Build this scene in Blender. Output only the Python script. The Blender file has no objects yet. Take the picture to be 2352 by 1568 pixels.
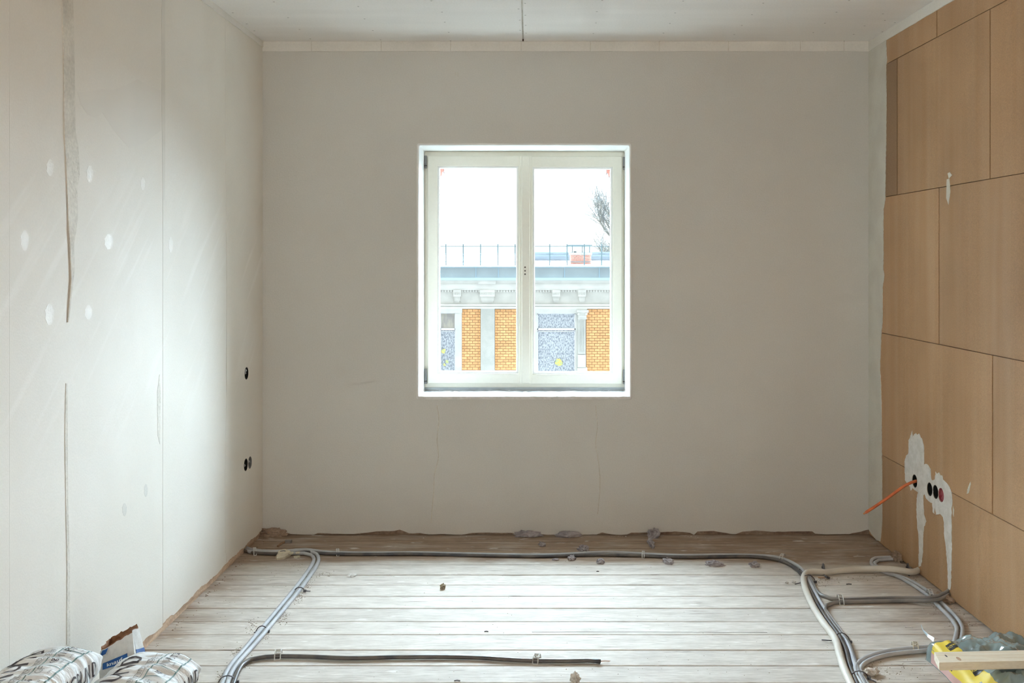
import bpy, bmesh, math, random
from mathutils import Vector, noise
from mathutils.geometry import tessellate_polygon
random.seed(7)
SC = bpy.context.scene
COL = SC.collection
# ---------------------------------------------------------------- camera, sky, light, exposure
F, CX, CY = 2350.0, 1215.0, 597.0
D0 = 5.723            # distance of the window wall
H = 1.539             # camera height
ZC = H + (597 - 95) * D0 / F   # ceiling height
cam = bpy.data.objects.new('camera', bpy.data.cameras.new('camera'))
COL.objects.link(cam)
cam.location = (0, 0, H); cam.rotation_euler = (math.radians(90), 0, 0)
cam.data.sensor_width = 36; cam.data.lens = F / 2352 * 36
cam.data.shift_x = (1176 - CX) / 2352; cam.data.shift_y = (CY - 784) / 2352
cam.data.clip_end = 300
SC.camera = cam
W = bpy.data.worlds.new('world'); SC.world = W; W.use_nodes = True
bg = W.node_tree.nodes['Background']
bg.inputs[0].default_value = (0.86, 0.94, 1.0, 1); bg.inputs[1].default_value = 1.5
def light(name, kind, energy, color, loc, rot, **k):
    l = bpy.data.lights.new(name, kind); l.energy = energy; l.color = color
    for a, b in k.items(): setattr(l, a, b)
    o = bpy.data.objects.new(name, l); COL.objects.link(o); o.location = loc; o.rotation_euler = rot
    return o
# hazy bright daylight coming from behind the houses across the street
d = Vector((-0.20, -1.0, -1.10))
sun = light('hazy_sun', 'SUN', 118.0, (0.70, 0.86, 1.0), (0, 20, 15), d.to_track_quat('-Z', 'Y').to_euler(), angle=math.radians(112))
# fill light added behind the camera, in front of the closed rear wall
light('rear_fill_light', 'AREA', 33, (1.0, 0.95, 0.89), (0.1, -1.35, 1.75), (math.radians(90), 0, 0),
      shape='RECTANGLE', size=2.6, size_y=1.7)
SC.view_settings.view_transform = 'Standard'; SC.view_settings.look = 'None'
SC.view_settings.exposure = 0.50; SC.view_settings.gamma = 1.0
SC.view_settings.use_curve_mapping = False
SC.cycles.max_bounces = 14; SC.cycles.diffuse_bounces = 9; SC.cycles.transparent_max_bounces = 16
SC.cycles.use_denoising = True
SC.cycles.sample_clamp_indirect = 6.0

# ---------------------------------------------------------------- pixel -> place
def at(px, py, Y): return Vector(((px - CX) * Y / F, Y, H + (CY - py) * Y / F))
def fl(px, py, z=0.0):
    Y = F * (H - z) / (py - CY); return Vector(((px - CX) * Y / F, Y, z))
def ce(px, py):
    Y = F * (ZC - H) / (CY - py); return Vector(((px - CX) * Y / F, Y, ZC))
LS, RS = 0.01447, -0.0101
def xl(Y): return -1.49 + LS * (Y - D0)
def xr(Y): return 1.904 + RS * (Y - D0)
def lw(px, py):        # left wall: (Y, z)
    Y = (-1.49 - LS * D0) / ((px - CX) / F - LS); return (Y, H + (CY - py) * Y / F)
def rw(px, py):        # right wall
    Y = (1.904 - RS * D0) / ((px - CX) / F - RS); return (Y, H + (CY - py) * Y / F)

# ---------------------------------------------------------------- mesh helpers
def new(name, verts, faces, m, parent=None, smooth=False, label=None, kind=None, cat=None, group=None, mats=None, fm=None):
    off = Vector((0, 0, 0))
    p = parent
    while p: off += Vector(p.location); p = p.parent
    me = bpy.data.meshes.new(name)
    me.from_pydata([tuple(Vector(v) - off) for v in verts], [], faces)
    if mats:
        for q in mats: me.materials.append(q)
        for f, i in zip(me.polygons, fm): f.material_index = i
    else: me.materials.append(m)
    if smooth:
        for f in me.polygons: f.use_smooth = True
    me.update()
    bm = bmesh.new(); bm.from_mesh(me); bmesh.ops.recalc_face_normals(bm, faces=bm.faces); bm.to_mesh(me); bm.free()
    return link(name, me, parent, label, kind, cat, group)
def link(name, me, parent=None, label=None, kind=None, cat=None, group=None):
    o = bpy.data.objects.new(name, me); COL.objects.link(o)
    if parent: o.parent = parent
    return tag(o, label, cat, group, kind)
def tag(o, label=None, cat=None, group=None, kind=None):
    if label: o['label'] = label
    if cat: o['category'] = cat
    if group: o['group'] = group
    if kind: o['kind'] = kind
    return o
def root(name, loc, label=None, cat=None, group=None, kind=None):
    o = bpy.data.objects.new(name, None); COL.objects.link(o); o.location = loc; o.empty_display_size = .05
    return tag(o, label, cat, group, kind)
class MB:
    def __init__(s): s.v = []; s.f = []
    def add(s, v, f):
        n = len(s.v); s.v += [Vector(q) for q in v]; s.f += [tuple(i + n for i in q) for q in f]; return s
    def box(s, a, b):
        x0, y0, z0 = a; x1, y1, z1 = b
        return s.add([(x0,y0,z0),(x1,y0,z0),(x1,y1,z0),(x0,y1,z0),(x0,y0,z1),(x1,y0,z1),(x1,y1,z1),(x0,y1,z1)],
            [(0,3,2,1),(4,5,6,7),(0,1,5,4),(1,2,6,5),(2,3,7,6),(3,0,4,7)])
    def out(s, name, m, parent=None, **k): return new(name, s.v, s.f, m, parent, **k)
def prism(loops, fn, d0, d1):
    """loops of 2D points (first outer, others holes); fn(a,b,d)->3D"""
    L = [[Vector((a, b, 0)) for a, b in l] for l in loops]
    tris = tessellate_polygon(L)
    flat = [p for l in L for p in l]; n = len(flat)
    v = [fn(p.x, p.y, d0) for p in flat] + [fn(p.x, p.y, d1) for p in flat]
    f = [tuple(t) for t in tris] + [tuple(i + n for i in reversed(t)) for t in tris]
    k = 0
    for l in L:
        m = len(l)
        for i in range(m):
            a, b = k + i, k + (i + 1) % m
            f.append((a, b, b + n, a + n))
        k += m
    return v, f
def crom(P, step):
    P = [Vector(p) for p in P]; out = []
    Q = [P[0] * 2 - P[1]] + P + [P[-1] * 2 - P[-2]]
    for i in range(1, len(Q) - 2):
        a, b, c, e = Q[i-1], Q[i], Q[i+1], Q[i+2]
        n = max(1, int((c - b).length / step))
        for j in range(n):
            t = j / n
            out.append(0.5 * ((2*b) + (c-a)*t + (2*a-5*b+4*c-e)*t*t + (3*b-a-3*c+e)*t**3))
    out.append(P[-1]); return out
def tube(P, r, seg=10, step=.03, taper=None):
    P = crom(P, step); n = len(P); v = []; f = []
    up = Vector((0, 0, 1)); prev = None
    for i, p in enumerate(P):
        t = (P[min(i+1, n-1)] - P[max(i-1, 0)]).normalized()
        if prev is None:
            a = t.cross(up); a = a if a.length > .01 else t.cross(Vector((1, 0, 0)))
        else: a = prev - t * prev.dot(t)
        a.normalize(); b = t.cross(a); prev = a
        rr = r if taper is None else r * (1 + (taper - 1) * i / (n - 1))
        for k in range(seg):
            g = 2 * math.pi * k / seg
            v.append(p + (a * math.cos(g) + b * math.sin(g)) * rr)
    for i in range(n - 1):
        for k in range(seg):
            k2 = (k + 1) % seg
            f.append((i*seg+k, i*seg+k2, (i+1)*seg+k2, (i+1)*seg+k))
    f.append(tuple(range(seg))[::-1]); f.append(tuple((n-1)*seg+k for k in range(seg)))
    return v, f
def circ(cy, cz, r, n=24): return [(cy + r*math.cos(2*math.pi*i/n), cz + r*math.sin(2*math.pi*i/n)) for i in range(n)]
def ragged(a, b, z0, amp, step, seed, fq=9.0):
    """2D bottom edge from a to b"""
    n = max(2, int(abs(b - a) / step)); o = []
    for i in range(n + 1):
        y = a + (b - a) * i / n
        o.append((y, z0 + amp * (noise.noise(Vector((y * fq, seed, 0))) + .5 * noise.noise(Vector((y * fq * 5, seed, 3))))))
    return o

# ---------------------------------------------------------------- materials
def mat(name, c1, c2=None, rough=.85, sc=6.0, stretch=(1,1,1), rot=(0,0,0), lo=.4, hi=.6, fine=None, bump=0.0, bsc=60.0,
        bstretch=(1,1,1), spec=.3, metal=0.0, rvar=None, rand=0.0, trans=0.0, coat=0.0, detail=6):
    m = bpy.data.materials.new(name); m.use_nodes = True
    N = m.node_tree.nodes; L = m.node_tree.links; B = N['Principled BSDF']
    tc = N.new('ShaderNodeTexCoord')
    def nz(scale, st, det=6, ro=(0,0,0), pre=None):
        mp = N.new('ShaderNodeMapping'); mp.inputs['Scale'].default_value = st; mp.inputs['Rotation'].default_value = ro
        t = N.new('ShaderNodeTexNoise'); t.inputs['Scale'].default_value = scale; t.inputs['Detail'].default_value = det
        src = tc.outputs['Object']
        if pre:
            m0 = N.new('ShaderNodeMapping'); m0.inputs['Rotation'].default_value = pre; L.new(src, m0.inputs[0]); src = m0.outputs[0]
        L.new(src, mp.inputs[0]); L.new(mp.outputs[0], t.inputs['Vector']); return t.outputs['Fac']
    def mr(x, a, b, c=0.0, e=1.0):
        r = N.new('ShaderNodeMapRange'); L.new(x, r.inputs[0])
        for i, q in zip((1,2,3,4), (a,b,c,e)): r.inputs[i].default_value = q
        return r.outputs[0]
    def mix(fac, a, b, mode='MIX'):
        x = N.new('ShaderNodeMix'); x.data_type = 'RGBA'; x.blend_type = mode
        for q, i in ((fac, 0), (a, 6), (b, 7)):
            if hasattr(q, 'links'): L.new(q, x.inputs[i])
            else: x.inputs[i].default_value = q if i == 0 else (*q, 1) if len(q) == 3 else q
        return x.outputs[2]
    m['_'] = 0
    c = c1
    if c2 is not None: c = mix(mr(nz(sc, stretch, detail, rot), lo, hi), c1, c2)
    if fine: c = mix(1.0, c, mix(mr(nz(fine[0], fine[2] if len(fine) > 2 else (1,1,1), 4), .3, .7), (1-fine[1],)*3, (1+fine[1],)*3), 'MULTIPLY')
    if rand:
        oi = N.new('ShaderNodeObjectInfo')
        c = mix(1.0, c, mix(oi.outputs['Random'], (1-rand,)*3, (1+rand,)*3), 'MULTIPLY')
    if hasattr(c, 'links'): L.new(c, B.inputs['Base Color'])
    else: B.inputs['Base Color'].default_value = (*c, 1)
    B.inputs['Roughness'].default_value = rough
    if rvar: L.new(mr(nz(rvar[0], rvar[1]), .35, .65, rvar[2], rvar[3]), B.inputs['Roughness'])
    B.inputs['Specular IOR Level'].default_value = spec; B.inputs['Metallic'].default_value = metal
    B.inputs['Transmission Weight'].default_value = trans; B.inputs['Coat Weight'].default_value = coat
    if bump:
        b = N.new('ShaderNodeBump'); b.inputs['Strength'].default_value = bump; b.inputs['Distance'].default_value = .01
        L.new(nz(bsc, bstretch), b.inputs['Height']); L.new(b.outputs[0], B.inputs['Normal'])
    m['_'] = 1; del m['_']
    m_h[name] = (N, L, B, tc, nz, mr, mix, c)
    return m
m_h = {}
M_back = mat('painted_plaster_grey', (.655,.645,.61), (.625,.615,.58), sc=1.1, fine=(140,.03), bump=.12, bsc=140)
M_back2 = mat('plaster_band_light', (.70,.68,.63), (.65,.63,.58), sc=3, fine=(120,.03), bump=.15, bsc=120)
M_trim = mat('white_edge_filler', (.80,.785,.745), (.76,.745,.70), sc=4, fine=(120,.03), bump=.1, bsc=120)
M_left = mat('plasterboard_skim', (.78,.75,.69), (.745,.71,.645), sc=1.6, fine=(150,.02), bump=.07, bsc=150)
M_joint = mat('joint_filler', (.70,.67,.60), (.62,.59,.525), sc=9, fine=(90,.08), bump=.5, bsc=60)
M_joint2 = mat('thin_joint_filler', (.725,.695,.635), (.69,.66,.60), sc=9)
M_polish = mat('smoothed_filler', (.82,.79,.735), (.79,.765,.71), rough=.6, sc=20, bump=.15, bsc=80)
M_reveal = mat('reveal_plaster_white', (.86,.86,.84), (.80,.80,.78), sc=5, bump=.1, bsc=60)
M_ceil = mat('ceiling_plasterboard', (.87,.855,.83), (.84,.825,.80), sc=2, fine=(110,.03), stretch=(.5,3,1))
M_dark = mat('dark_gap', (.05,.04,.035))
M_screw = mat('screw_hole_dark', (.12,.11,.10))
M_wood_edge = mat('bare_brown_wood', (.30,.185,.11), (.20,.12,.075), sc=5, stretch=(3,1,8), fine=(80,.2), bump=.4, bsc=40)
M_wood_pale = mat('pale_strip_wood', (.62,.46,.33), (.42,.29,.20), sc=5, stretch=(3,1,8), fine=(80,.15), bump=.4, bsc=40)
M_masonry = mat('old_mortar_brown', (.25,.17,.12), (.36,.27,.20), sc=14, fine=(80,.2), bump=.6, bsc=30)
M_white_plaster = mat('white_gypsum', (.80,.79,.77), (.70,.69,.66), sc=20, fine=(100,.05), bump=.35, bsc=45)
M_corner = mat('corner_gypsum', (.68,.665,.60), (.63,.61,.55), sc=6, fine=(120,.03), bump=.15, bsc=80)
M_frame = mat('cream_lacquer', (.79,.775,.69), rough=.38, spec=.5, fine=(60,.015))
M_bead = mat('white_bead', (.86,.87,.86), rough=.4, spec=.5)
M_metal = mat('grey_hinge_metal', (.22,.22,.22), rough=.35, metal=.7)
M_seal = mat('blue_grey_seal', (.52,.57,.60), (.42,.46,.49), sc=8, rough=.6)
M_sill = mat('rough_grey_mortar', (.26,.26,.26), (.40,.40,.39), sc=18, bump=.8, bsc=40)
M_conduit = mat('cream_conduit', (.66,.63,.56), (.60,.56,.49), sc=8, rough=.5, spec=.4)
M_grey = mat('grey_cable', (.50,.52,.54), (.42,.43,.45), sc=10, rough=.55, spec=.35)
M_shadecable = mat('shade_dark_cable', (.055,.055,.06), (.12,.105,.09), sc=14, rough=.42, spec=.5)  # grey cable darkened in colour for the shade on its near side
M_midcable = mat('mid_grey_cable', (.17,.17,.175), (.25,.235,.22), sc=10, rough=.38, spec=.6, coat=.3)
M_tie = mat('dark_strap', (.10,.10,.11), rough=.5, metal=.3)
M_strap = mat('pale_strap', (.62,.62,.60), rough=.4, metal=.3)
M_rubble = mat('grey_mortar_crumb', (.27,.25,.26), (.40,.37,.38), sc=30, bump=.8, bsc=70)
M_rubble_w = mat('white_mortar_crumb', (.74,.71,.66), (.55,.51,.46), sc=30, bump=.8, bsc=70)
M_rubble_b = mat('brown_crumb', (.38,.33,.23), (.26,.21,.15), sc=30, bump=.8, bsc=70)
M_blob = mat('cream_plaster_blob', (.66,.61,.48), (.58,.53,.42), sc=14, bump=.5, bsc=50)
M_sack = mat('white_paper_sack', (.84,.87,.88), (.78,.81,.82), sc=9, fine=(90,.03), rough=.8, spec=.15, bump=.35, bsc=26, bstretch=(.8,3.4,1.2))
M_ink = mat('dark_ink', (.055,.05,.06), (.10,.09,.10), sc=30, rough=.6)
M_ink2 = mat('grey_ink', (.33,.34,.35), rough=.6)
M_teal = mat('teal_ink', (.17,.27,.27), rough=.6)
M_blue = mat('blue_ink', (.012,.075,.25), rough=.55)
M_sack3 = mat('grey_white_paper', (.66,.65,.62), (.56,.545,.52), sc=9, fine=(80,.05), rough=.75, bump=.3, bsc=25)
M_kraft = mat('brown_kraft_paper', (.30,.14,.07), (.20,.09,.045), sc=12, rough=.8, bump=.4, bsc=30)
M_film = mat('teal_grey_film', (.27,.36,.37), (.17,.235,.245), sc=7, rough=.14, spec=1.0, coat=1.0, bump=.08, bsc=16)
M_film_pale = mat('pale_film', (.42,.50,.52), rough=.35, spec=.6)
M_yellow = mat('yellow_print', (.80,.62,.07), (.72,.54,.05), sc=9, rough=.5, spec=.35)
M_black = mat('black_print', (.02,.02,.02), rough=.35)
M_pink = mat('pink_wool_edge', (.62,.40,.36), rough=.9)
M_batten = mat('planed_pine', (.86,.80,.66), (.78,.69,.53), sc=5, stretch=(1,14,14), lo=.45, hi=.62, rough=.6, fine=(60,.06,(1,8,8)))
M_knot = mat('pine_knot', (.50,.33,.22), rough=.6)
M_box = mat('black_plastic', (.012,.014,.013), rough=.45)
M_red = mat('red_plastic', (.30,.035,.05), (.38,.10,.11), sc=60, rough=.45)
M_orange = mat('orange_pvc', (.62,.16,.045), (.50,.11,.035), sc=20, rough=.4, spec=.5)
M_copper = mat('copper', (.55,.26,.12), rough=.3, metal=1)
# outside
M_stucco = mat('pale_stucco', (.47,.47,.43), (.41,.415,.38), sc=4, fine=(30,.04))
M_stucco_w = mat('white_stucco', (.56,.56,.515), (.50,.50,.465), sc=4)
M_zinc = mat('blue_zinc', (.16,.215,.235), (.19,.25,.27), sc=2, rough=.5)
M_zinc_d = mat('dark_zinc', (.16,.26,.32), rough=.5)
M_lip = mat('pale_zinc_lip', (.27,.36,.375), rough=.5)
M_roof = mat('roof_sheet', (.21,.24,.27), (.18,.21,.24), sc=2, rough=.55)
M_rail = mat('railing_grey_green', (.05,.09,.095), rough=.6)
M_brick = mat('yellow_brick', (.74,.39,.165), (.80,.47,.23), sc=5, rough=.85, rand=.14, fine=(20,.08))
M_mortar = mat('brick_mortar', (.70,.52,.34))
M_redbrick = mat('red_brick', (.46,.17,.13), (.52,.22,.17), sc=8, rand=.12)
M_lace = mat('lace_curtain', (.60,.60,.64), (.22,.23,.28), sc=22, stretch=(2.0,1,.8), lo=.44, hi=.60, fine=(60,.2))
M_blind = mat('beige_blind', (.50,.44,.36), (.36,.32,.30), sc=7, stretch=(2,1,.6))
M_frame_w = mat('white_window_frame', (.74,.74,.76))
M_flower = mat('yellow_flowers', (.75,.62,.15), (.4,.5,.25), sc=20)
M_bark = mat('pale_bark', (.06,.075,.08), (.09,.10,.10), sc=3)
M_orn = mat('pink_terracotta', (.50,.20,.17))
M_street = mat('asphalt', (.05,.05,.052))

def glass(name, tint=(.97,.985,.98)):
    m = bpy.data.materials.new(name); m.use_nodes = True; N = m.node_tree.nodes; L = m.node_tree.links
    N.remove(N['Principled BSDF']); out = N['Material Output']
    t = N.new('ShaderNodeBsdfTransparent'); t.inputs[0].default_value = (*tint, 1)
    g = N.new('ShaderNodeBsdfGlossy'); g.inputs['Roughness'].default_value = .02; g.inputs[0].default_value = (1,1,1,1)
    fr = N.new('ShaderNodeFresnel'); fr.inputs[0].default_value = 1.45
    gm = N.new('ShaderNodeNewGeometry'); iv = N.new('ShaderNodeMath'); iv.operation = 'SUBTRACT'; iv.inputs[0].default_value = 1.0; L.new(gm.outputs['Backfacing'], iv.inputs[1])
    ml = N.new('ShaderNodeMath'); ml.operation = 'MULTIPLY'; L.new(iv.outputs[0], ml.inputs[0]); L.new(fr.outputs[0], ml.inputs[1])
    mx = N.new('ShaderNodeMixShader'); L.new(ml.outputs[0], mx.inputs[0]); L.new(t.outputs[0], mx.inputs[1]); L.new(g.outputs[0], mx.inputs[2])
    L.new(mx.outputs[0], out.inputs[0]); return m
M_glass = glass('window_glass')

# left wall: faint diagonal sanding streaks at middle height, their glint painted as paler colour
N, L, B, tc, nz, mr, mix, c = m_h['plasterboard_skim']
sx = N.new('ShaderNodeSeparateXYZ'); L.new(tc.outputs['Object'], sx.inputs[0])
zz = mr(sx.outputs[2], .8, 1.15); z2 = mr(sx.outputs[2], 2.0, 1.6)
mu = N.new('ShaderNodeMath'); mu.operation = 'MULTIPLY'; L.new(zz, mu.inputs[0]); L.new(z2, mu.inputs[1])
st = mr(nz(3.2, (0, .45, 6.0), 2, pre=(math.radians(-41), 0, 0)), .56, .70)
mu2 = N.new('ShaderNodeMath'); mu2.operation = 'MULTIPLY'; L.new(mu.outputs[0], mu2.inputs[0]); L.new(st, mu2.inputs[1])
mu3 = N.new('ShaderNodeMath'); mu3.operation = 'MULTIPLY'; L.new(mu2.outputs[0], mu3.inputs[0]); mu3.inputs[1].default_value = .22
L.new(mix(mu3.outputs[0], c, (.95,.93,.90)), B.inputs['Base Color'])

# floor boards: dusty chalk over brown wood, browner towards the back and side walls
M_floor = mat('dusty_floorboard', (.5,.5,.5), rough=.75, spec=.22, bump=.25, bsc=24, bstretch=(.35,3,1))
N, L, B, tc, nz, mr, mix, c = m_h['dusty_floorboard']
ge = N.new('ShaderNodeNewGeometry'); sp = N.new('ShaderNodeSeparateXYZ'); L.new(ge.outputs['Position'], sp.inputs[0])
def mth(op, a, b):
    q = N.new('ShaderNodeMath'); q.operation = op
    for i, w in enumerate((a, b)):
        if hasattr(w, 'links'): L.new(w, q.inputs[i])
        else: q.inputs[i].default_value = w
    return q.outputs[0]
def wnz(scale, st, det=6):
    mp = N.new('ShaderNodeMapping'); mp.inputs['Scale'].default_value = st
    t = N.new('ShaderNodeTexNoise'); t.inputs['Scale'].default_value = scale; t.inputs['Detail'].default_value = det
    L.new(ge.outputs['Position'], mp.inputs[0]); L.new(mp.outputs[0], t.inputs['Vector']); return t.outputs['Fac']
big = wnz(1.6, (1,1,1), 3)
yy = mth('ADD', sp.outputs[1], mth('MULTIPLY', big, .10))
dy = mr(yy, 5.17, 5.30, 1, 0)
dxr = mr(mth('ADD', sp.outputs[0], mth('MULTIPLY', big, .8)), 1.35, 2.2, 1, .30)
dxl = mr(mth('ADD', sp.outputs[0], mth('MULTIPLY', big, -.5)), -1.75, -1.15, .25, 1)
chalk_mask = mth('MULTIPLY', mth('MULTIPLY', dy, dxr), dxl)
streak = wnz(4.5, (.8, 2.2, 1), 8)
patch = mr(mth('ADD', mth('MULTIPLY', chalk_mask, .55), mth('MULTIPLY', streak, .60)), .30, .60)
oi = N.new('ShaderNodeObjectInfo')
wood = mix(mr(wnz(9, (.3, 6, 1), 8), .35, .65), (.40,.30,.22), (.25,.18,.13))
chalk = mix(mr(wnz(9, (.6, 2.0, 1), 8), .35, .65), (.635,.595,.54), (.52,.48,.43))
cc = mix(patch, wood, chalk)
scr = mr(wnz(15, (.30, 4, 1), 7), .64, .70)
cc = mix(mth('MULTIPLY', scr, .75), cc, (.20,.16,.13))
flk = mr(wnz(15, (.6, 1.8, 1), 8), .635, .70)
cc = mix(mth('MULTIPLY', flk, .55), cc, (.80,.78,.74))
cc = mix(1.0, cc, mix(mr(wnz(38, (.5, 2.2, 1), 6), .35, .65), (.90,.885,.87), (1.06,)*3), 'MULTIPLY')
cc = mix(1.0, cc, mix(oi.outputs['Random'], (.93,)*3, (1.05,)*3), 'MULTIPLY')
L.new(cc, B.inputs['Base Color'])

# fibre boards on the right wall
M_fibre = mat('brown_fibreboard', (.43,.255,.128), (.385,.225,.110), sc=2.0, fine=(230,.15), rough=.5, spec=.45, bump=.12, bsc=260,
              rvar=(2.0, (0, 6, .25), .42, .62), rand=.05)
N, L, B, tc, nz, mr, mix, c = m_h['brown_fibreboard']
vs = mr(nz(1.5, (0, 6, .3), 4), .50, .72)
q = N.new('ShaderNodeMath'); q.operation = 'MULTIPLY'; L.new(vs, q.inputs[0]); q.inputs[1].default_value = .09
L.new(mix(q.outputs[0], c, (.72,.60,.44)), B.inputs['Base Color'])
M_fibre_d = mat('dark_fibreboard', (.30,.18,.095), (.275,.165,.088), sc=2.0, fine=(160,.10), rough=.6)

# ================================================================= THE SETTING
YB = -1.5             # wall behind the camera
# --- floor
floor = root('floor', (0, 2, 0), kind='structure')
MB().box((-1.75, YB-.2, -.12), (2.15, D0+.02, -.032)).out('subfloor', M_dark, floor)
rows = [1528, 1492.5, 1457, 1427, 1396.5, 1369, 1343, 1320, 1297, 1277.5, 1259, 1243]
ys = [fl(0, r).y for r in rows]
Ys = [ys[0]]
while Ys[-1] > YB - .1: Ys.append(Ys[-1] - .158)
Ys = Ys[::-1] + ys[1:] + [D0 + .03]
def plank(x0, x1, y0, y1, seed):
    g = .0028; c = .002; z = random.uniform(-.0008, .0008)
    n = 14; v = []; f = []
    prof = [(y0+g, -.03), (y0+g, z-c), (y0+g+c, z), (y1-g-c, z), (y1-g, z-c), (y1-g, -.03)]
    for i in range(n + 1):
        x = x0 + (x1 - x0) * i / n
        w = .0009 * noise.noise(Vector((x * 3, seed, 0)))
        for j, (y, zz) in enumerate(prof):
            v.append((x, y + (w if 0 < j < 5 else 0), zz + (w if 1 < j < 4 else 0)))
    for i in range(n):
        for j in range(6):
            a, b = i*6+j, i*6+(j+1) % 6; f.append((a, b, b+6, a+6))
    f.append(tuple(range(6))); f.append(tuple(n*6+k for k in range(6)))
    return v, f
for i in range(len(Ys) - 1):
    if i == len(Ys) - 7 - 1:      # one board is split lengthwise on its right half
        pass
    v, f = plank(-1.72, 2.1, Ys[i], Ys[i+1], i * 1.7)
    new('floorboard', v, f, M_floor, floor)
# a thin splinter crack line along one board (1220..1760, y 1451)
a, b = fl(1222, 1451, .0012), fl(1762, 1451.5, .0012)
v, f = tube([a, (a+b)/2 + Vector((0,.002,0)), b], .0006, 5, .2)
new('crack', v, f, M_dark, floor)

# --- left wall: plasterboard sheets with filled joints
wallL = root('wall_left', (-1.5, 3, 0), kind='structure')
def fL(off=0.0): return lambda y, z, d: Vector((xl(y) - d + off, y, z))
seamY = [YB, -.75, .03, .81, lw(20, 700)[0] - .62, lw(20, 700)[0], lw(152, 700)[0], lw(374, 700)[0], lw(520, 700)[0], D0]
holesL = [lw(566, 857), lw(564.5, 1067), lw(574, 1062)]
ZG = .035
offs = [.002,.002,.002,.002,.002,.002, 0, 0, 0, 0]
for i in range(len(seamY) - 1):
    a, b = seamY[i] + (.0004 if i == 5 else .002), seamY[i+1] - (.0004 if i == 4 else .002)
    if i == len(seamY)-2: b = D0
    top = [(b, ZC - .002), (a, ZC - .002)]
    loops = [ragged(a, b, ZG, .011, .02, i * 3.1) + top]
    if i == len(seamY) - 2: loops += [circ(h[0], h[1], .033) for h in holesL]
    v, f = prism(loops, fL(offs[i]), 0, .0145)
    new('plasterboard', v, f, M_left, wallL)
# studs / masonry behind
v, f = prism([[(YB-.2, -.1), (D0+.3, -.1), (D0+.3, ZC+.2), (YB-.2, ZC+.2)]], fL(), .075, .25); new('masonry', v, f, M_masonry, wallL)
v, f = prism([[(YB, -.0), (D0, -.0), (D0, .048), (YB, .048)]], fL(), .006, .07)
tag(new('baseboard_left', v, f, M_wood_pale), kind='structure')
def patchL(name, pts, m, t=.003, parent=wallL, dense=True):
    P = [lw(*p) for p in pts]
    if dense:
        Q = []
        for k in range(len(P)):
            a, b = Vector(P[k]), Vector(P[(k+1) % len(P)]); n = max(1, int((b-a).length / .02))
            for j in range(n):
                c = a.lerp(b, j/n); Q.append((c.x + .0015*noise.noise(Vector((c.x*40, c.y*40, 1))), c.y))
        P = Q
    base = .0021 if min(p[0] for p in pts) < 150 else .0001
    v, f = prism([P], fL(t + base), 0, t + .001); return new(name, v, f, m, parent)
patchL('joint_filler', [(140,-40),(143,150),(145,300),(150,400),(154,500),(158,570),(161,640),(157,690),(153,740),(155,740),(160,690),(168,620),(167,560),(176,500),(174,430),(180,400),(176,330),(170,300),(168,150),(164,-40)], M_joint, .003)
patchL('joint_filler', [(149,880),(147,1000),(149,1150),(152,1300),(151,1480),(159,1480),(158,1300),(154,1150),(153,1000),(152,880)], M_joint, .0015)
patchL('joint_filler', [(371,-40),(371,200),(372,330),(374,460),(378,460),(379,330),(379,200),(379,-40)], M_joint2, .0008)
patchL('joint_filler', [(361,900),(362,1000),(367,1020),(369,900),(366,860)], M_joint, .001)
patchL('joint_filler', [(517,-40),(517,300),(521,600),(520,900),(516,1100),(517,1270),(521,1270),(520,1100),(523,900),(524,600),(521,300),(521,-40)], M_left, .0012)
patchL('smoothed_patch', [(178,212),(205,210),(235,204),(262,206),(290,196),(316,182),(345,198),(369,208),(369,300),(330,330),(296,340),(262,300),(235,258),(222,272),(200,262),(186,240)],
       mat('darker_filler', (.74,.705,.645), (.725,.69,.63), sc=5), .0004)
for (x, y, a, b) in ((206,400,8,20),(55,552,9,24),(250,555,10,18),(112,722,10,25),(203,717,8,17),(328,422,5,15),(392,562,5,18),(113,385,8,20),(335,1126,4,15),(286,1170,5,15)):
    pts = [(x + a*math.cos(t*math.pi/8)*(1+.15*math.sin(3*t)), y + b*math.sin(t*math.pi/8)) for t in range(16)]
    patchL('smoothed_patch', pts, M_polish if y < 1000 else M_back2, .0003)
# --- back wall with window opening and ragged foot
wallB = root('wall_back', (0, D0, 0), kind='structure')
def fB(x, z, d): return Vector((x, D0 + d, z))
def bx(px, Y=D0): return (px - CX) * Y / F
def bz(py, Y=D0): return H + (CY - py) * Y / F
k = 1.3824
X0, X1, Z1, Z0 = bx(961), bx(1447), bz(333), bz(913)
edge = [(600,1216),(615,1213),(640,1212),(655,1222),(668,1226),(720,1228),(730,1224),(790,1226),(812,1226),(850,1222),(865,1220),(905,1219),(918,1216),(940,1224),(965,1224),(985,1227),(1020,1226),(1060,1228),(1085,1223),(1140,1223),(1182,1224),(1200,1227),(1240,1227),(1300,1228),(1370,1227),(1380,1223),(1384,1222),(1405,1227),(1425,1228),(1440,1227),(1450,1223),(1500,1222),(1550,1220),(1585,1223),(1594,1229),(1602,1220),(1640,1219),(1683,1226),(1690,1226),(1705,1221),(1735,1218),(1780,1221),(1820,1220),(1866,1220),(1872,1225),(1900,1227),(1950,1226),(1975,1221),(1990,1217),(2001,1215)]
E = []
for i in range(len(edge) - 1):
    (a0, b0), (a1, b1) = edge[i], edge[i+1]; n = max(1, int((a1-a0)/8))
    for j in range(n):
        t = j/n; E.append((bx(a0+(a1-a0)*t), max(.002, bz(b0+(b1-b0)*t) + .0022*noise.noise(Vector((a0+j*8, 5, 0)) * .31))))
E.append((bx(2001), bz(1215)))
outer = [(min(E[0][0], -1.5), E[0][1])] + E + [(1.92, E[-1][1]), (1.92, ZC), (-1.5, ZC)]
r = .012
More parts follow.
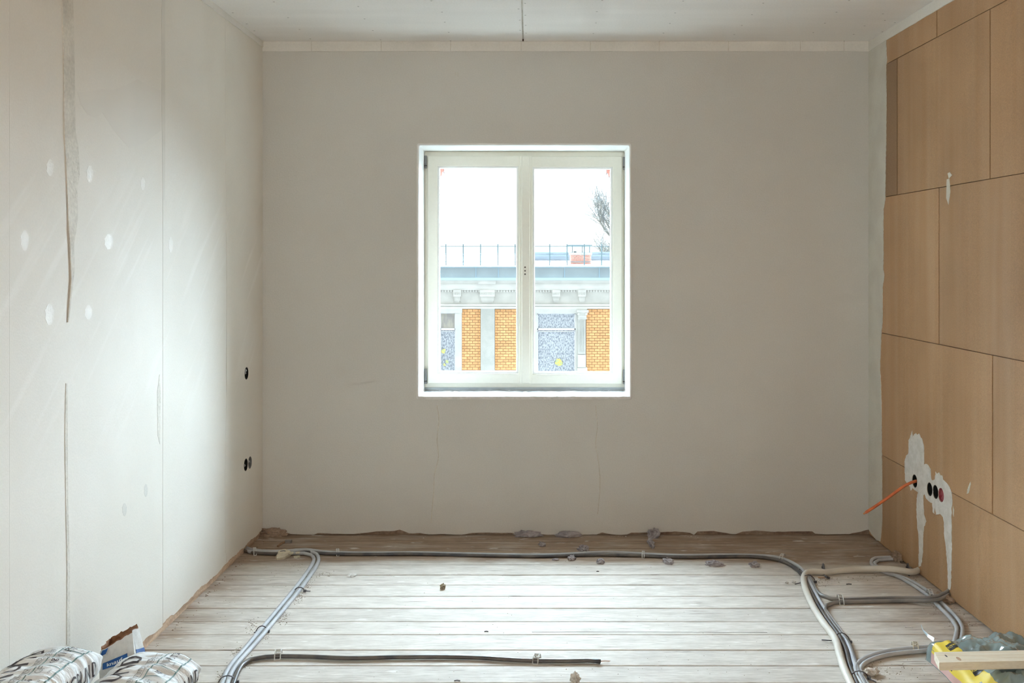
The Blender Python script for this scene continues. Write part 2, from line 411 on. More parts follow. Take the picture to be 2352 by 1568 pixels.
def rrect(x0, z0, x1, z1, r, n=5):
    P = []
    for cx, cz, a0 in ((x1-r, z1-r, 0), (x0+r, z1-r, 90), (x0+r, z0+r, 180), (x1-r, z0+r, 270)):
        for i in range(n+1):
            t = math.radians(a0 + 90*i/n); P.append((cx + r*math.cos(t), cz + r*math.sin(t)))
    return P
v, f = prism([outer, rrect(X0-.004, Z0-.004, X1+.004, Z1+.004, .018)], fB, 0, .018)
new('plaster', v, f, M_back, wallB)
v, f = prism([[(-2.2,-.3),(2.6,-.3),(2.6,ZC+.3),(-2.2,ZC+.3)], [(X0-.003, Z0-.003), (X0-.003, Z1+.003), (X1+.003, Z1+.003), (X1+.003, Z0-.003)]], fB, .0185, .30*1.0)
new('masonry', v, f, M_masonry, wallB)
YF = D0 + .30          # inner face of the window frame
ox0, ox1, oz0, oz1 = bx(1006, D0+.62), bx(1406, D0+.62), bz(868, D0+.62), bz(380, D0+.62)
v, f = prism([[(-2.2,-.3),(2.6,-.3),(2.6,ZC+.3),(-2.2,ZC+.3)], [(ox0, oz0), (ox0, oz1), (ox1, oz1), (ox1, oz0)]], fB, .385, .62)
new('outer_leaf', v, f, M_stucco_w, wallB)
v, f = prism([[(-2.2,-.3),(2.6,-.3),(2.6,ZC+.3),(-2.2,ZC+.3)], [(X0-.04, Z0-.03), (X0-.04, Z1+.04), (X1+.04, Z1+.04), (X1+.04, Z0-.03)]], fB, .301, .384)
new('masonry', v, f, M_masonry, wallB)
# reveal lining with a softly rounded edge
ring = []
prof = [(-.010, .0015), (-.010, -.0012), (-.006, -.0030), (-.001, -.0022), (.0025, .003), (.003, .02), (.003, .31)]
v = []; f = []
for (o, y) in prof:
    for p in rrect(X0 + o, Z0 + o, X1 - o, Z1 - o, .012 if o < .003 else .008, 4): v.append((p[0] + .0012*noise.noise(Vector((p[0]*9, y*9, p[1]*9))), D0 + y, p[1] + .0012*noise.noise(Vector((p[0]*9, y*9+5, p[1]*9)))))
n = 20
for i in range(len(prof)-1):
    for j in range(n): f.append((i*n+j, i*n+(j+1)%n, (i+1)*n+(j+1)%n, (i+1)*n+j))
new('reveal_plaster', v, f, M_reveal, wallB, smooth=True)
# lumpy white plaster lip along the sill
v = []; f = []; n = 90
for i in range(n+1):
    x = X0 + (X1-X0)*i/n; g = noise.noise(Vector((x*14, 0, 0))); h = noise.noise(Vector((x*35, 4, 0)))
    hh = .010 + .005*max(0, g) + .003*h; dd = .020 + .012*g
    for (y, z) in ((-.004, -.008), (-.006, hh*.6), (0, hh), (.012+.3*dd, hh*.9), (dd+.012, .0015), (dd+.012, -.008)):
        v.append((x, D0 + y, Z0 + z))
for i in range(n):
    for j in range(6): f.append((i*6+j, i*6+(j+1)%6, (i+1)*6+(j+1)%6, (i+1)*6+j))
f += [tuple(range(6)), tuple(n*6+j for j in range(6))]
new('sill_plaster_lip', v, f, M_white_plaster, wallB)
v = []; f = []; n = 40
for i in range(n+1):
    x = X0+.004 + (X1-X0-.008)*i/n
    for j, y in enumerate((.02, .08, .16, .24, .30)):
        v.append((x, D0+y, Z0 + .004 + .004*noise.noise(Vector((x*20, y*20, 0)))))
for i in range(n):
    for j in range(4): f.append((i*5+j, i*5+j+1, (i+1)*5+j+1, (i+1)*5+j))
new('raw_sill', v, f, M_sill, wallB)
# small marks on the back wall: two screw anchors, drips
for (x, y, s) in ((1046,171,4),(1052,172,5),(982,273,3)):
    p = at(x, y, D0); MB().box((p.x-.0015, D0-.001, p.z-.002*s), (p.x+.0015, D0+.001, p.z+.002*s)).out('mark', M_joint, wallB)
p = at(1049, 167, D0); MB().box((p.x-.010, D0-.001, p.z-.0012), (p.x+.010, D0+.001, p.z+.0012)).out('mark', M_joint, wallB)
for (pts, w) in (([(1003,930),(1008,960),(1004,1010),(1007,1050),(998,1090),(996,1130),(990,1200)], .0035), ([(1368,930),(1372,980),(1368,1020),(1376,1070),(1378,1120),(1373,1180)], .003)):
    P = [at(x, y, D0) for x, y in pts]
    v = []; f = []
    C = crom(P, .02)
    for i, c in enumerate(C):
        ww = w * (1.2 + .6*noise.noise(Vector((c.z*30, 1, 0))))
        v += [(c.x-ww, D0+.001, c.z), (c.x, D0-.0016, c.z), (c.x+ww, D0+.001, c.z)]
    for i in range(len(C)-1): f += [(i*3, i*3+1, i*3+4, i*3+3), (i*3+1, i*3+2, i*3+5, i*3+4)]
    new('plaster_run', v, f, M_joint, wallB)

# --- right wall: fibre boards, gypsum corner strip and filler over chases
wallR = root('wall_right', (1.9, 3, 0), kind='structure')
def fR(off=0.0): return lambda y, z, d: Vector((xr(y) + d - off, y, z))
v, f = prism([[(YB-.2, -.1), (D0+.3, -.1), (D0+.3, ZC+.2), (YB-.2, ZC+.2)]], fR(), .09, .28); new('masonry', v, f, M_masonry, wallR)
v, f = prism([[(YB, -.03), (D0, -.03), (D0, .03), (YB, .03)]], fR(), .03, .085); tag(new('baseboard_right', v, f, M_wood_edge), kind='structure')
zA = rw(2062, 134)[1]; zB = (rw(2062, 448)[1] + rw(2275, 410)[1])/2; zCc = (rw(2281, 814)[1] + rw(2160, 792)[1])/2; zD = rw(2283, 1182)[1]
S = rw(2062, 300)[0] - rw(2275, 300)[0]
def seams(Y): # positions going towards the camera
    o = [Y]
    while o[-1] > YB: o.append(o[-1] - S)
    return o
sock = [rw(1960+745/5.227, 960+755/5.227), rw(1960+925/5.227, 960+853/5.227), rw(1960+995/5.227, 960+885/5.227), rw(1960+1062/5.227, 960+922/5.227)]
SR = 82/5.227 * sock[1][0] / F
rowsR = [(zA, ZC, seams(rw(2153, 60)[0])), (zB, zA, [rw(2062, 300)[0]] + seams(rw(2275, 300)[0])), (zCc, zB, seams(rw(2158, 600)[0])),
         (zD, zCc, seams(rw(2281, 1000)[0])), (.004, zD, seams(rw(2281, 1000)[0] - .55))]
for ri, (z0, z1, ss) in enumerate(rowsR):
    b = D0
    for i, a in enumerate(ss):
        a = max(a, YB)
        if b - a < .02: continue
        g = .0034
        lo = ragged(a+g, b-g, z0+g, .003, .03, ri) if ri == 4 else [(a+g, z0+.0016), (b-g, z0+.0016)]
        loops = [lo + [(b-g, z1-.0016), (a+g, z1-.0016)]]
        if ri == 4 and i == 0: loops += [circ(s[0], s[1], SR) for s in sock]
        v, f = prism(loops, fR(.001 * max(0, 3 - i)), 0, .022)
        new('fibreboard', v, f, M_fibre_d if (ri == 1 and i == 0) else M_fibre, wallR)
        b = a
v, f = prism([[(YB, .05), (D0, .05), (D0, ZC), (YB, ZC)], *[circ(s[0], s[1], SR*1.02) for s in sock]], fR(), .0225, .03); new('backing', v, f, M_dark, wallR)
def patchR(name, pts, m, t=.003, holes=(), amp=.002):
    P = [rw(*p) for p in pts]; Q = []
    for kk in range(len(P)):
        a, b = Vector(P[kk]), Vector(P[(kk+1) % len(P)]); n = max(1, int((b-a).length / .007))
        for j in range(n):
            c = a.lerp(b, j/n); w = noise.noise(Vector((c.x*60, c.y*60, 1)))
            w2 = noise.noise(Vector((c.x*170, c.y*110, 4)))
            Q.append((min(c.x + amp*2.4*w + amp*1.6*w2, D0), c.y + amp*noise.noise(Vector((c.x*60, c.y*60, 7)))))
    v, f = prism([Q] + [circ(h[0], h[1], SR*1.0) for h in holes], fR(t + .0026), 0, t + .002)
    return new(name, v, f, m, wallR)
corner = [(1996,60),(2038,60),(2037,92),(2039,140),(2037,150),(2038,230),(2037,330),(2035,460),(2031,480),(2031,620),(2033,632),(2029,660),(2029,740),(2026,765),(2025,800),(2023,845),(2026,900),(2027,1000),(2028,1120),(2028,1200),(2024,1243),(2015,1240),(2005,1228),(1997,1215)]
patchR('corner_plaster', corner, M_corner, .003)
yc = rw(2037, 93)[0]; zs = rw(2037, 93)[1]
patch_top = [(YB, ZC-.001), (D0, ZC-.001), (D0, zs-.004)] + [(y, z) for y, z in ragged(yc, YB, zs, .003, .04, 4)]
v, f = prism([patch_top], fR(.0068), 0, .005); tag(new('trim_3', v, f, M_trim), kind='structure')
zz = lambda a, b: (1960 + a/5.227, 960 + b/5.227)
chase = [zz(*p) for p in [(690,230),(702,185),(715,150),(722,225),(740,190),(760,178),(775,200),(800,185),(815,225),(835,250),(855,330),(860,430),(858,560),(880,545),(905,560),(935,610),(942,700),(950,745),(985,740),(995,640),(1015,670),(1040,650),(1055,690),(1075,685),(1090,740),(1110,760),(1150,800),(1165,830),(1185,880),(1195,960),(1200,1010),(1188,1100),(1190,1300),(1192,1568)]]
chase += [(2187,1300),(2186,1345),(2184,1353),(2179,1353),(2178,1300)] + [zz(*p) for p in [(1120,1568),(1100,1400),(1098,1250),(1085,1190),(1050,1150),(1000,1160),(990,1060),(980,1150),(962,1130),(955,1020),(930,1010),(905,990),(880,960),(862,910),(850,930),(850,1000),(858,1160),(885,1240),(860,1300),(848,1400),(845,1568)]]
chase += [(2119,1290),(2117,1300),(2112,1302),(2111,1280)] + [zz(*p) for p in [(795,1568),(790,1400),(775,1300),(765,1100),(770,960),(785,890),(748,865),(722,840),(700,870),(685,820),(655,790),(630,745),(625,620),(622,520),(640,450),(668,430),(672,330),(670,265)]]
patchR('chase_filler', chase, M_white_plaster, .0012, sock, .0022)
for pts in ([(2178,398),(2183,395),(2188,402),(2181,410)], [(2176,412),(2182,410),(2184,440),(2180,470),(2175,455)], [zz(1370,910),(zz(1385,830)),zz(1415,760),zz(1420,790),zz(1395,900)], [zz(1205,1050),zz(1218,1100),zz(1215,1185),zz(1203,1150)],
            [zz(1375,850),zz(1380,905),zz(1392,900),zz(1390,860)]):
    patchR('filler_dab', pts, M_corner, .001, (), .0005)

# --- ceiling: two big plasterboard fields, seam and screw dents
ceilg = root('ceiling', (0, 3, ZC), kind='structure')
sx0 = -.033
Yc = [YB, .6, 2.6, D0+.01]
dots = [(460+a/2.94, b/2.94) for a, b in [(497,12),(1067,43),(1560,5),(219,86),(593,118),(1109,126),(1632,80),(1651,149),(1678,217),(2149,60),(2193,22),(2158,135),(2195,102),(2197,169),(2160,203),(2200,222),(2204,278),(1165,204),(365,207),(313,160),(670,197),(743,262),(1217,268),(1690,275)]]
dots += [(1160+a/2.613, b/2.613) for a, b in [(583,1),(1069,6),(1550,18),(1989,72),(2065,2),(551,69),(1021,77),(1482,87),(545,137),(989,140),(1421,152),(530,200),(951,197),(1376,206),(1920,138),(2268,82),(2340,135),(2280,122),(2265,190),(1850,195),(2158,155),(2092,205),(520,252),(930,247),(1347,253),(1785,247),(2036,246)]]
fields = []
for j in range(3):
    for (a, b) in ((-1.62, sx0-.004), (sx0+.004, 2.08)):
        o = MB().box((a, Yc[j]+.002, ZC), (b, Yc[j+1]-.002, ZC+.0125)).out('plasterboard', M_ceil, ceilg); fields.append(o)
MB().box((-1.8, YB-.2, ZC+.05), (2.2, D0+.4, ZC+.2)).out('slab', M_masonry, ceilg)
MB().box((sx0-.03, YB, ZC+.0128), (sx0+.03, D0, ZC+.04)).out('batten', M_joint, ceilg)
me = None
for (x, y) in dots:
    p = ce(x, y)
    if me is None:
        v = [(0,0,.0002)] + [(.0045*math.cos(t*math.pi/5), .0045*math.sin(t*math.pi/5), -.0006) for t in range(10)] + [(.0022*math.cos(t*math.pi/5), .0022*math.sin(t*math.pi/5), .0001) for t in range(10)]
        f = [(1+t, 1+(t+1)%10, 11+(t+1)%10, 11+t) for t in range(10)] + [(0, 11+t, 11+(t+1)%10) for t in range(10)]
        me = bpy.data.meshes.new('screw'); me.from_pydata(v, [], f); me.materials.append(M_screw)
    o = link('screw', me, ceilg); o.location = p - Vector(ceilg.location)
# --- filler bands where walls meet the ceiling
trim1 = root('trim_1', (0, D0, ZC-.03), kind='structure')
ticks = [600,716,876,1035,1197,1356,1514,1673,1838,1938,1998]
for i in range(len(ticks)-1):
    a, b = bx(ticks[i]) + .0018, bx(ticks[i+1]) - .0018
    zb = bz(118)
    lo = ragged(a, b, zb, .0016, .02, 9, 6)
    v, f = prism([lo + [(b, ZC-.0005), (a, ZC-.0005)]], lambda x, z, d: Vector((x, D0 - .0045 + d, z)), 0, .004)
    new('filler_band', v, f, M_trim, trim1)
MB().box((-1.49, D0-.0026, bz(114)), (1.9, D0-.0004, ZC-.004)).out('joint_backing', M_joint, trim1)  # filler strip behind the bands, seen in their joints
zl = .5*(lw(455,0)[1] + bz(106))
pts = [(YB, ZC-.001), (D0, ZC-.001)] + ragged(D0, YB, zl, .002, .04, 12)
v, f = prism([pts], fL(.0055), 0, .0045); tag(new('trim_2', v, f, M_trim), kind='structure')
# dark hairline joints in the ceiling corner
tag(MB().box((-1.56, YB-.1, -.12), (2.0, YB, ZC+.1)).out('wall_front', M_left), kind='structure')

# --- window
win = root('window_1', ((X0+X1)/2, YF, Z0), kind='structure')
WS = YF / F
def wx(px): return (px - CX) * WS
def wz(py): return H + (CY - py) * WS
fx0, fx1, fz1, fz0 = X0+.004, X1-.004, Z1-.004, wz(889.5)
def framebox(loop_o, loop_i, y0, y1):
    (a0, b0, a1, b1), (c0, d0, c1, d1) = loop_o, loop_i
    return prism([[(a0,b0),(a1,b0),(a1,b1),(a0,b1)], [(c0,d0),(c0,d1),(c1,d1),(c1,d0)]], lambda x, z, d: Vector((x, d, z)), y0, y1)
def bevel(o, w=.002, seg=2):
    b = o.modifiers.new('bevel', 'BEVEL'); b.width = w; b.segments = seg; b.limit_method = 'ANGLE'; return o
v, f = framebox((fx0, fz0, fx1, fz1), (wx(992), wz(872), wx(1420), wz(368)), YF, YF+.075)
bevel(new('outer_frame', v, f, M_frame, win), .003)
MB().box((fx0, YF+.004, Z0+.003), (fx1, YF+.06, fz0)).out('sealing_strip', M_seal, win)
def sash(x0, x1, gx0, gx1, z0, z1, gz0, gz1):
    yf = YF - .016
    v, f = framebox((x0, z0, x1, z1), (gx0-.012, gz0-.012, gx1+.012, gz1+.012), yf, YF+.045)
    s = bevel(new('sash', v, f, M_frame, win), .003)
    v, f = framebox((gx0-.013, gz0-.013, gx1+.013, gz1+.013), (gx0, gz0, gx1, gz1), yf+.006, YF+.03)
    bevel(new('glazing_bead', v, f, M_bead, s), .004)
    MB().box((gx0-.006, YF+.018, gz0-.006), (gx1+.006, YF+.022, gz1+.006)).out('glass_pane', M_glass, s)
sash(wx(983), wx(1194), wx(1010), wx(1186), wz(880), wz(358.5), wz(852), wz(386.5))
sash(wx(1220.5), wx(1428), wx(1226.5)+.004, wx(1402), wz(881), wz(360), wz(853.5), wz(388.5))
bevel(MB().box((wx(1193.5), YF-.022, wz(880)), (wx(1221), YF+.04, wz(358.5))).out('centre_stile', M_frame, win), .002)
bevel(MB().box((wx(1198.5), YF-.030, wz(879)), (wx(1217), YF-.021, wz(359.5))).out('cover_strip', M_frame, win), .003)
for y in (613.5, 621.7, 629.2):
    c = Vector((wx(1206), YF-.0305, wz(y))); v = []; f = []
    for i in range(14):
        t = 2*math.pi*i/14
        v += [c + Vector((.0046*math.cos(t), 0, .0046*math.sin(t))), c + Vector((.0040*math.cos(t), -.0008, .0040*math.sin(t))), c + Vector((.0030*math.cos(t), .0003, .0030*math.sin(t)))]
    for i in range(14):
        j = (i+1) % 14; f += [(i*3, j*3, j*3+1, i*3+1), (i*3+1, j*3+1, j*3+2, i*3+2)]
    f.append(tuple(i*3+2 for i in range(14)))
    new('handle_hole', v, f, M_dark, win)
for (xa, ya, yb) in ((978, 358, 387), (978, 846, 880), (1433.5, 361, 390), (1433.5, 848, 881)):
    P = [Vector((wx(xa), YF-.014, wz(yb))), Vector((wx(xa), YF-.014, wz(ya)))]
    v, f = tube(P, .0075, 12, .01); hb = new('hinge', v, f, M_metal, win, smooth=False)
    v, f = tube([P[0] + Vector((0,0,.012)), P[0] + Vector((0,0,.018))], .0088, 12, .01); new('hinge_collar', v, f, M_dark, hb)

# outside terracotta brackets at the top corners of the opening
for s, (xa, xb, ya, yb), lab in ((1, (1000, 1022, 376, 413), 'pink curved terracotta bracket seen in the upper left pane corner'), (-1, (1413, 1391, 378, 417), 'pink curved terracotta bracket seen in the upper right pane corner')):
    Yb_ = D0 + .66
    T = [(0,0),(1,0),(.96,.18),(.98,.5),(.80,.55),(.74,.72),(.55,.85),(.35,.97),(0,1)]
    P = [(xa + (xb-xa)*a, ya + (yb-ya)*b) for a, b in T]
    Q = [((x-CX)*Yb_/F, H + (CY-y)*Yb_/F) for x, y in P]
    r_ = root('wall_bracket', (Q[0][0], Yb_, Q[0][1]), lab, 'bracket', 'terracotta brackets outside the window')
    v, f = prism([Q], lambda x, z, d: Vector((x, Yb_ + d, z)), -.035, .07)
    new('rim', v, f, mat('pale_terracotta_rim', (.20,.15,.145)), r_)
    cx_ = sum(q[0] for q in Q)/len(Q); cz_ = sum(q[1] for q in Q)/len(Q)
    Q2 = [(cx_ + (a-cx_)*.84, cz_ + (b-cz_)*.86) for a, b in Q]
    v, f = prism([Q2], lambda x, z, d: Vector((x, Yb_ + d, z)), -.042, 0)
    new('panel', v, f, M_orn, r_)

# ================================================================= ACROSS THE STREET
YH = 28.0; HS = F / YH
def hx(px): return (px - CX) / HS
def hz(py): return H + (CY - py) / HS
tag(MB().box((-40, 7, -11.2), (40, 80, -11)).out('street', M_street), kind='structure')
bld = root('opposite_building', (0, YH, -11), 'cream and orange brick house with zinc gutter across the street', 'building')
MB().box((-11, YH+.06, -11), (11, YH+9, hz(640))).out('facade_wall', M_mortar, bld)
def hb(name, x0, x1, yt, yb_, proud, m, back=.10, **kk): return MB().box((hx(x0), YH - proud, hz(yb_)), (hx(x1), YH + back, hz(yt))).out(name, m, kk.pop('parent', bld), **kk)
# mouldings full width
XL, XR = hx(-200), hx(2600)
def band(name, yt, yb_, proud, m): return MB().box((-11, YH - proud, hz(yb_)), (11, YH + .1, hz(yt))).out(name, m, bld)
band('cornice', 642, 648, .34, M_stucco_w); band('cornice', 648, 651.5, .30, M_stucco); band('cornice', 651.5, 662, .24, M_stucco_w)
band('cornice', 662, 665.5, .20, M_stucco_w); band('frieze', 665.5, 698, .06, M_stucco); band('architrave', 698, 701.5, .14, M_stucco_w)
band('architrave', 701.5, 704, .10, M_stucco); band('architrave', 704, 708.5, .12, M_stucco_w)
# dentils: one joined row
m_ = MB()
x = 990
while x < 1440:
    m_.box((hx(x), YH-.13, hz(670)), (hx(x+4.2), YH-.05, hz(666))); x += 6.4
m_.out('dentil_row', M_stucco_w, bld, kind='stuff')
for (a, b) in ((1042.5,1060),(1103,1137),(1268,1286),(1327,1345)):
    c_ = hb('corbel', a, b, 665.5, 680, .22, M_stucco_w)
    m_ = MB(); m_.box((hx(a+2), YH-.15, hz(690)), (hx(b-2), YH-.05, hz(680))); m_.box((hx(a+4), YH-.11, hz(694)), (hx(b-4), YH-.05, hz(690)))
    m_.out('corbel_foot', M_stucco, c_)
    m_ = MB(); n_ = 3 if b-a < 20 else 6
    for i in range(n_):
        xx = a + (b-a)*(i+.5)/n_
        m_.box((hx(xx-1.4), YH-.25, hz(676)), (hx(xx+1.4), YH-.21, hz(671)))
    m_.out('carving', M_stucco, c_, kind='stuff')
    hb('corbel_cap', a-3, b+3, 643, 651, .38, M_stucco_w, parent=c_) if b-a > 20 else None
# gutter
MB().box((-11, YH-.42, hz(637)), (11, YH+.5, hz(613))).out('gutter', M_zinc, bld)
MB().box((-11, YH-.46, hz(643)), (11, YH+.5, hz(637))).out('gutter_edge', M_lip, bld)
MB().box((-11, YH-.45, hz(614)), (11, YH+.4, hz(611.5))).out('gutter_edge', M_zinc_d, bld)
for a in (1095, 1146, 1295.5, 1374): MB().box((hx(a)-.012, YH-.435, hz(641)), (hx(a)+.012, YH-.42, hz(613))).out('gutter_joint', M_zinc_d, bld)
# roofs
v = [(-11, YH-.3, hz(612)), (11, YH-.3, hz(612)), (11, YH+8, hz(612)+.42), (-11, YH+8, hz(612)+.42), (-11, YH+8, hz(612)-.2), (11, YH+8, hz(612)-.2), (11, YH-.3, hz(612)-.1), (-11, YH-.3, hz(612)-.1)]
new('roof', v, [(0,1,2,3), (3,2,5,4), (0,7,6,1), (4,5,6,7), (0,3,4,7), (1,6,5,2)], M_roof, bld)
YR = YH + 3; hs2 = F / YR
def rx(px): return (px-CX)/hs2
def rz(py): return H + (CY-py)/hs2
at_ = MB().box((rx(1205), YR, hz(612)-.1), (9, YR+3, rz(578.5))).out('attic', M_roof, bld)
for y in (579, 585, 591.5, 598, 604.5): MB().box((rx(1205), YR-.03, rz(y+.9)), (9, YR+.02, rz(y))).out('sheet_seam', M_zinc, at_)
# railing
rail = root('railing', (0, YH+.2, hz(612)-0), None); rail.parent = bld; rail.location = Vector((0, YH+.2, hz(612))) - Vector(bld.location)
for j, px in enumerate(list(range(903, 1200, 40)) + list(range(1223, 1560, 40))):
    MB().box((hx(px)-.016, YH+.19, hz(610)), (hx(px)+.016, YH+.215, hz(560))).out('post', M_rail, rail)
    MB().box((hx(px)-.10, YH+.195, hz(583.6)), (hx(px)+.10, YH+.21, hz(582.4))).out('cross_rod', M_rail, rail)
for y in (565.5, 601): MB().box((-6, YH+.195, hz(y+.9)), (6, YH+.212, hz(y-.7))).out('rail', M_rail, rail)
# chimney
chim = MB().box((hx(1314), YH+1.0, hz(612)), (hx(1362.5), YH+1.6, hz(584))).out('chimney', M_mortar, bld)
mb = bpy.data.meshes.new('chimney_brick'); q = MB().box((0,0,0),(8.6/HS*1.0, .04, 3.3/HS))
mb.from_pydata([tuple(a) for a in q.v], [], q.f); mb.materials.append(M_redbrick)
Y_ch = YH + 1.0
for rr in range(6):
    nb = 5
    for i in range(nb + (rr % 2)):
        x0_ = 1313.5 + i*9.8 - (4.9 if rr % 2 else 0)
        o = link('brick', mb, chim); o.location = Vector((hx(max(x0_,1313.5)), Y_ch-.035, hz(611.6 - rr*4.55))) - Vector(bld.location)
        if x0_ < 1313.5 or x0_ + 8.6 > 1363: o.scale.x = .55 if x0_ < 1313.5 else max(.3, (1363 - x0_)/8.6)
MB().box((hx(1312), YH+.93, hz(584.5)), (hx(1364.5), YH+1.65, hz(579.5))).out('chimney_cap', M_stucco_w, chim)
MB().box((hx(1306), YH+.9, hz(563.2)), (hx(1365), YH+1.7, hz(561))).out('cowl', M_rail, chim)
for px in (1318, 1342, 1359): MB().box((hx(px)-.012, YH+1.0, hz(580)), (hx(px)+.012, YH+1.03, hz(562))).out('cowl_leg', M_rail, chim)
MB().box((hx(1321), YH+1, hz(580)), (hx(1328), YH+1.1, hz(576))).out('pot', M_rail, chim)
# brick fields, each brick a piece
fields_ = [(1061, 1103.5), (1137, 1187), (1347, 1405)]
cw, chh = 12.6, 6.05
mbk = bpy.data.meshes.new('facade_brick'); q = MB().box((0, 0, 0), ((cw-1.0)/HS, .07, (chh-.8)/HS)); mbk.from_pydata([tuple(a) for a in q.v], [], q.f); mbk.materials.append(M_brick)
for (a, b) in fields_:
    for rr in range(24):
        x0_ = a - (cw/2 if rr % 2 else 0)
        while x0_ < b - 1.5:
            l = max(x0_, a); r2 = min(x0_ + cw - 1.0, b)
            if r2 - l > 1.5:
                o = link('brick', mbk, bld); o.location = Vector((hx(l), YH + .0 - random.uniform(0,.008), hz(709.5 + chh*(rr+1)))) - Vector(bld.location)
                o.scale.x = (r2 - l)/(cw - 1.0)
            x0_ += cw
m_ = MB()
for (a, b) in ((700, 985), (1188, 1226), (1406, 1700)):
    for rr in range(24):
        x0_ = a - (cw/2 if rr % 2 else 0)
        while x0_ < b - 1.5:
            l = max(x0_, a); r2 = min(x0_ + cw - 1.0, b)
            if r2 - l > 1.5: m_.box((hx(l), YH, hz(709.5 + chh*(rr+1))), (hx(r2), YH+.07, hz(710.3 + chh*rr)))
            x0_ += cw
m_.out('brickwork', M_brick, bld, kind='stuff')
hb('pilaster', 1104.5, 1136.5, 708.5, 1100, .10, M_stucco)
hb('pilaster', 1046, 1061, 708.5, 1100, .08, M_stucco_w)
hb('pilaster', 985, 1011, 708.5, 1100, .08, M_stucco_w)
hb('lintel', 1008, 1062, 708.5, 718, .12, M_stucco_w)
hb('lintel', 1226, 1348, 708.5, 719, .12, M_stucco_w)
hb('pilaster', 1321.5, 1327, 708.5, 1100, .06, M_stucco_w)
hb('pilaster', 1226, 1234, 708.5, 1100, .08, M_stucco_w)
# column beside the right hand window
colm = hb('column', 1327, 1344.5, 732, 812, .16, M_stucco_w)
for i in range(4): MB().box((hx(1328.5+i*4), YH-.185, hz(806)), (hx(1330.9+i*4), YH-.155, hz(735))).out('fluting', M_stucco, colm)
m_ = MB(); m_.box((hx(1324), YH-.22, hz(717)), (hx(1351), YH, hz(711))); m_.box((hx(1326), YH-.20, hz(723)), (hx(1347), YH, hz(717))); m_.box((hx(1327), YH-.22, hz(728)), (hx(1346), YH, hz(723))); m_.box((hx(1326), YH-.20, hz(732)), (hx(1347), YH, hz(728)))
for xx in (1328, 1345.5):
    v, f = tube([Vector((hx(xx), YH-.24, hz(720))), Vector((hx(xx), YH-.10, hz(720)))], .035, 10, .1); m_.add(v, f)
m_.out('capital', M_stucco_w, colm)
m_ = MB(); m_.box((hx(1326.5), YH-.18, hz(842)), (hx(1345), YH, hz(813))); m_.box((hx(1325), YH-.21, hz(1100)), (hx(1348), YH, hz(843))); m_.out('column_base', M_stucco_w, colm)
# windows over there
def hwin(a, b, top, mcur, blind=None):
    w = MB()
    for (x0_, x1_) in ((a, a+2), (b-2, b)): w.box((hx(x0_), YH-.02, hz(900)), (hx(x1_), YH+.05, hz(top)))
    w.box((hx(a), YH-.02, hz(758)), (hx(b), YH+.05, hz(753.5))); w.box((hx(a), YH-.02, hz(top+1.5)), (hx(b), YH+.05, hz(top)))
    w.box((hx(a), YH-.02, hz(761.5)), (hx(b), YH+.03, hz(760.3)))
    w = w.out('window', M_frame_w, bld)
    MB().box((hx(a)+.01, YH+.035, hz(900)), (hx(b)-.01, YH+.04, hz(top))).out('pane', M_glass, w)
    # wavy curtain behind the glass
    v = []; f = []; n = 40
    for i in range(n+1):
        xx = hx(a) + (hx(b)-hx(a))*i/n; yy_ = YH + .05 + .004*math.sin(i*1.7)
        v += [(xx, yy_, hz(900)), (xx, yy_, hz(758 if blind else top))]
    for i in range(n): f.append((i*2, i*2+2, i*2+3, i*2+1))
    new('curtain', v, f, mcur, w)
    if blind: MB().box((hx(a), YH+.045, hz(756)), (hx(b), YH+.052, hz(top))).out('blind', blind, w)
    return w
hwin(1011, 1046.5, 718, M_lace, M_blind)
w2 = hwin(1234, 1321.5, 719.5, M_lace)
for (x, y, s) in ((1019,806,5),(1027,830,3.5),(1021,837,3)):
    v = []; f = []
    bm = bmesh.new(); bmesh.ops.create_icosphere(bm, subdivisions=2, radius=s/HS)
    for q in bm.verts: q.co = q.co * (1 + .4*noise.noise(q.co*30)); q.co.y *= .15
    v = [Vector((hx(x), YH-.02, hz(y))) + q.co for q in bm.verts]; f = [tuple(w.index for w in t.verts) for t in bm.faces]; bm.free()
    new('flower', v, f, M_flower, bld)
bm = bmesh.new(); bmesh.ops.create_icosphere(bm, subdivisions=2, radius=8/HS)
for q in bm.verts: q.co = q.co * (1 + .5*noise.noise(q.co*30)); q.co.y *= .12
v = [Vector((hx(1283), YH-.01, hz(832))) + q.co for q in bm.verts]; f = [tuple(w.index for w in t.verts) for t in bm.faces]; bm.free()
new('flower', v, f, M_flower, bld)
# bare tree
tree = root('bare_tree', ((1526-CX)*(YH+12)/F, YH+12, -11), 'bare winter tree rising behind the roof at the right of the window', 'tree')
YT = YH + 12
rnd = random.Random(4)
tv = MB(); tw = MB()
def branch(p, d, ln, r, lvl):
    n = 4 if lvl < 4 else 3; P = [p]; q = p.copy(); dd = d.copy()
    for i in range(n):
        dd = (dd + Vector((rnd.uniform(-.22,.22), rnd.uniform(-.22,.22), rnd.uniform(-.08,.18)))).normalized()
        q = q + dd * ln / n; P.append(q.copy())
    v, f = tube(P, r, 4 if lvl > 1 else 7, ln/n*1.01, .55); (tv if lvl < 2 else tw).add(v, f)
    if lvl >= 6 or ln < .12: return
    for i in range(1, n+1):
        for _ in range(3 if lvl in (3,4) else 2 if lvl == 2 else 1):
            if rnd.random() < .97:
                s = rnd.choice((-1, 1)); ang = rnd.uniform(.4, .95)
                sd = Vector((rnd.uniform(-1,1), rnd.uniform(-1,1), rnd.uniform(-.1,.6))).normalized()
                nd = (dd*math.cos(ang) + sd*math.sin(ang)).normalized()
                branch(P[i], nd, ln*rnd.uniform(.42,.62), max(r*.55, .010), lvl+1)
base = Vector(((1526-CX)*YT/F, YT, -11))
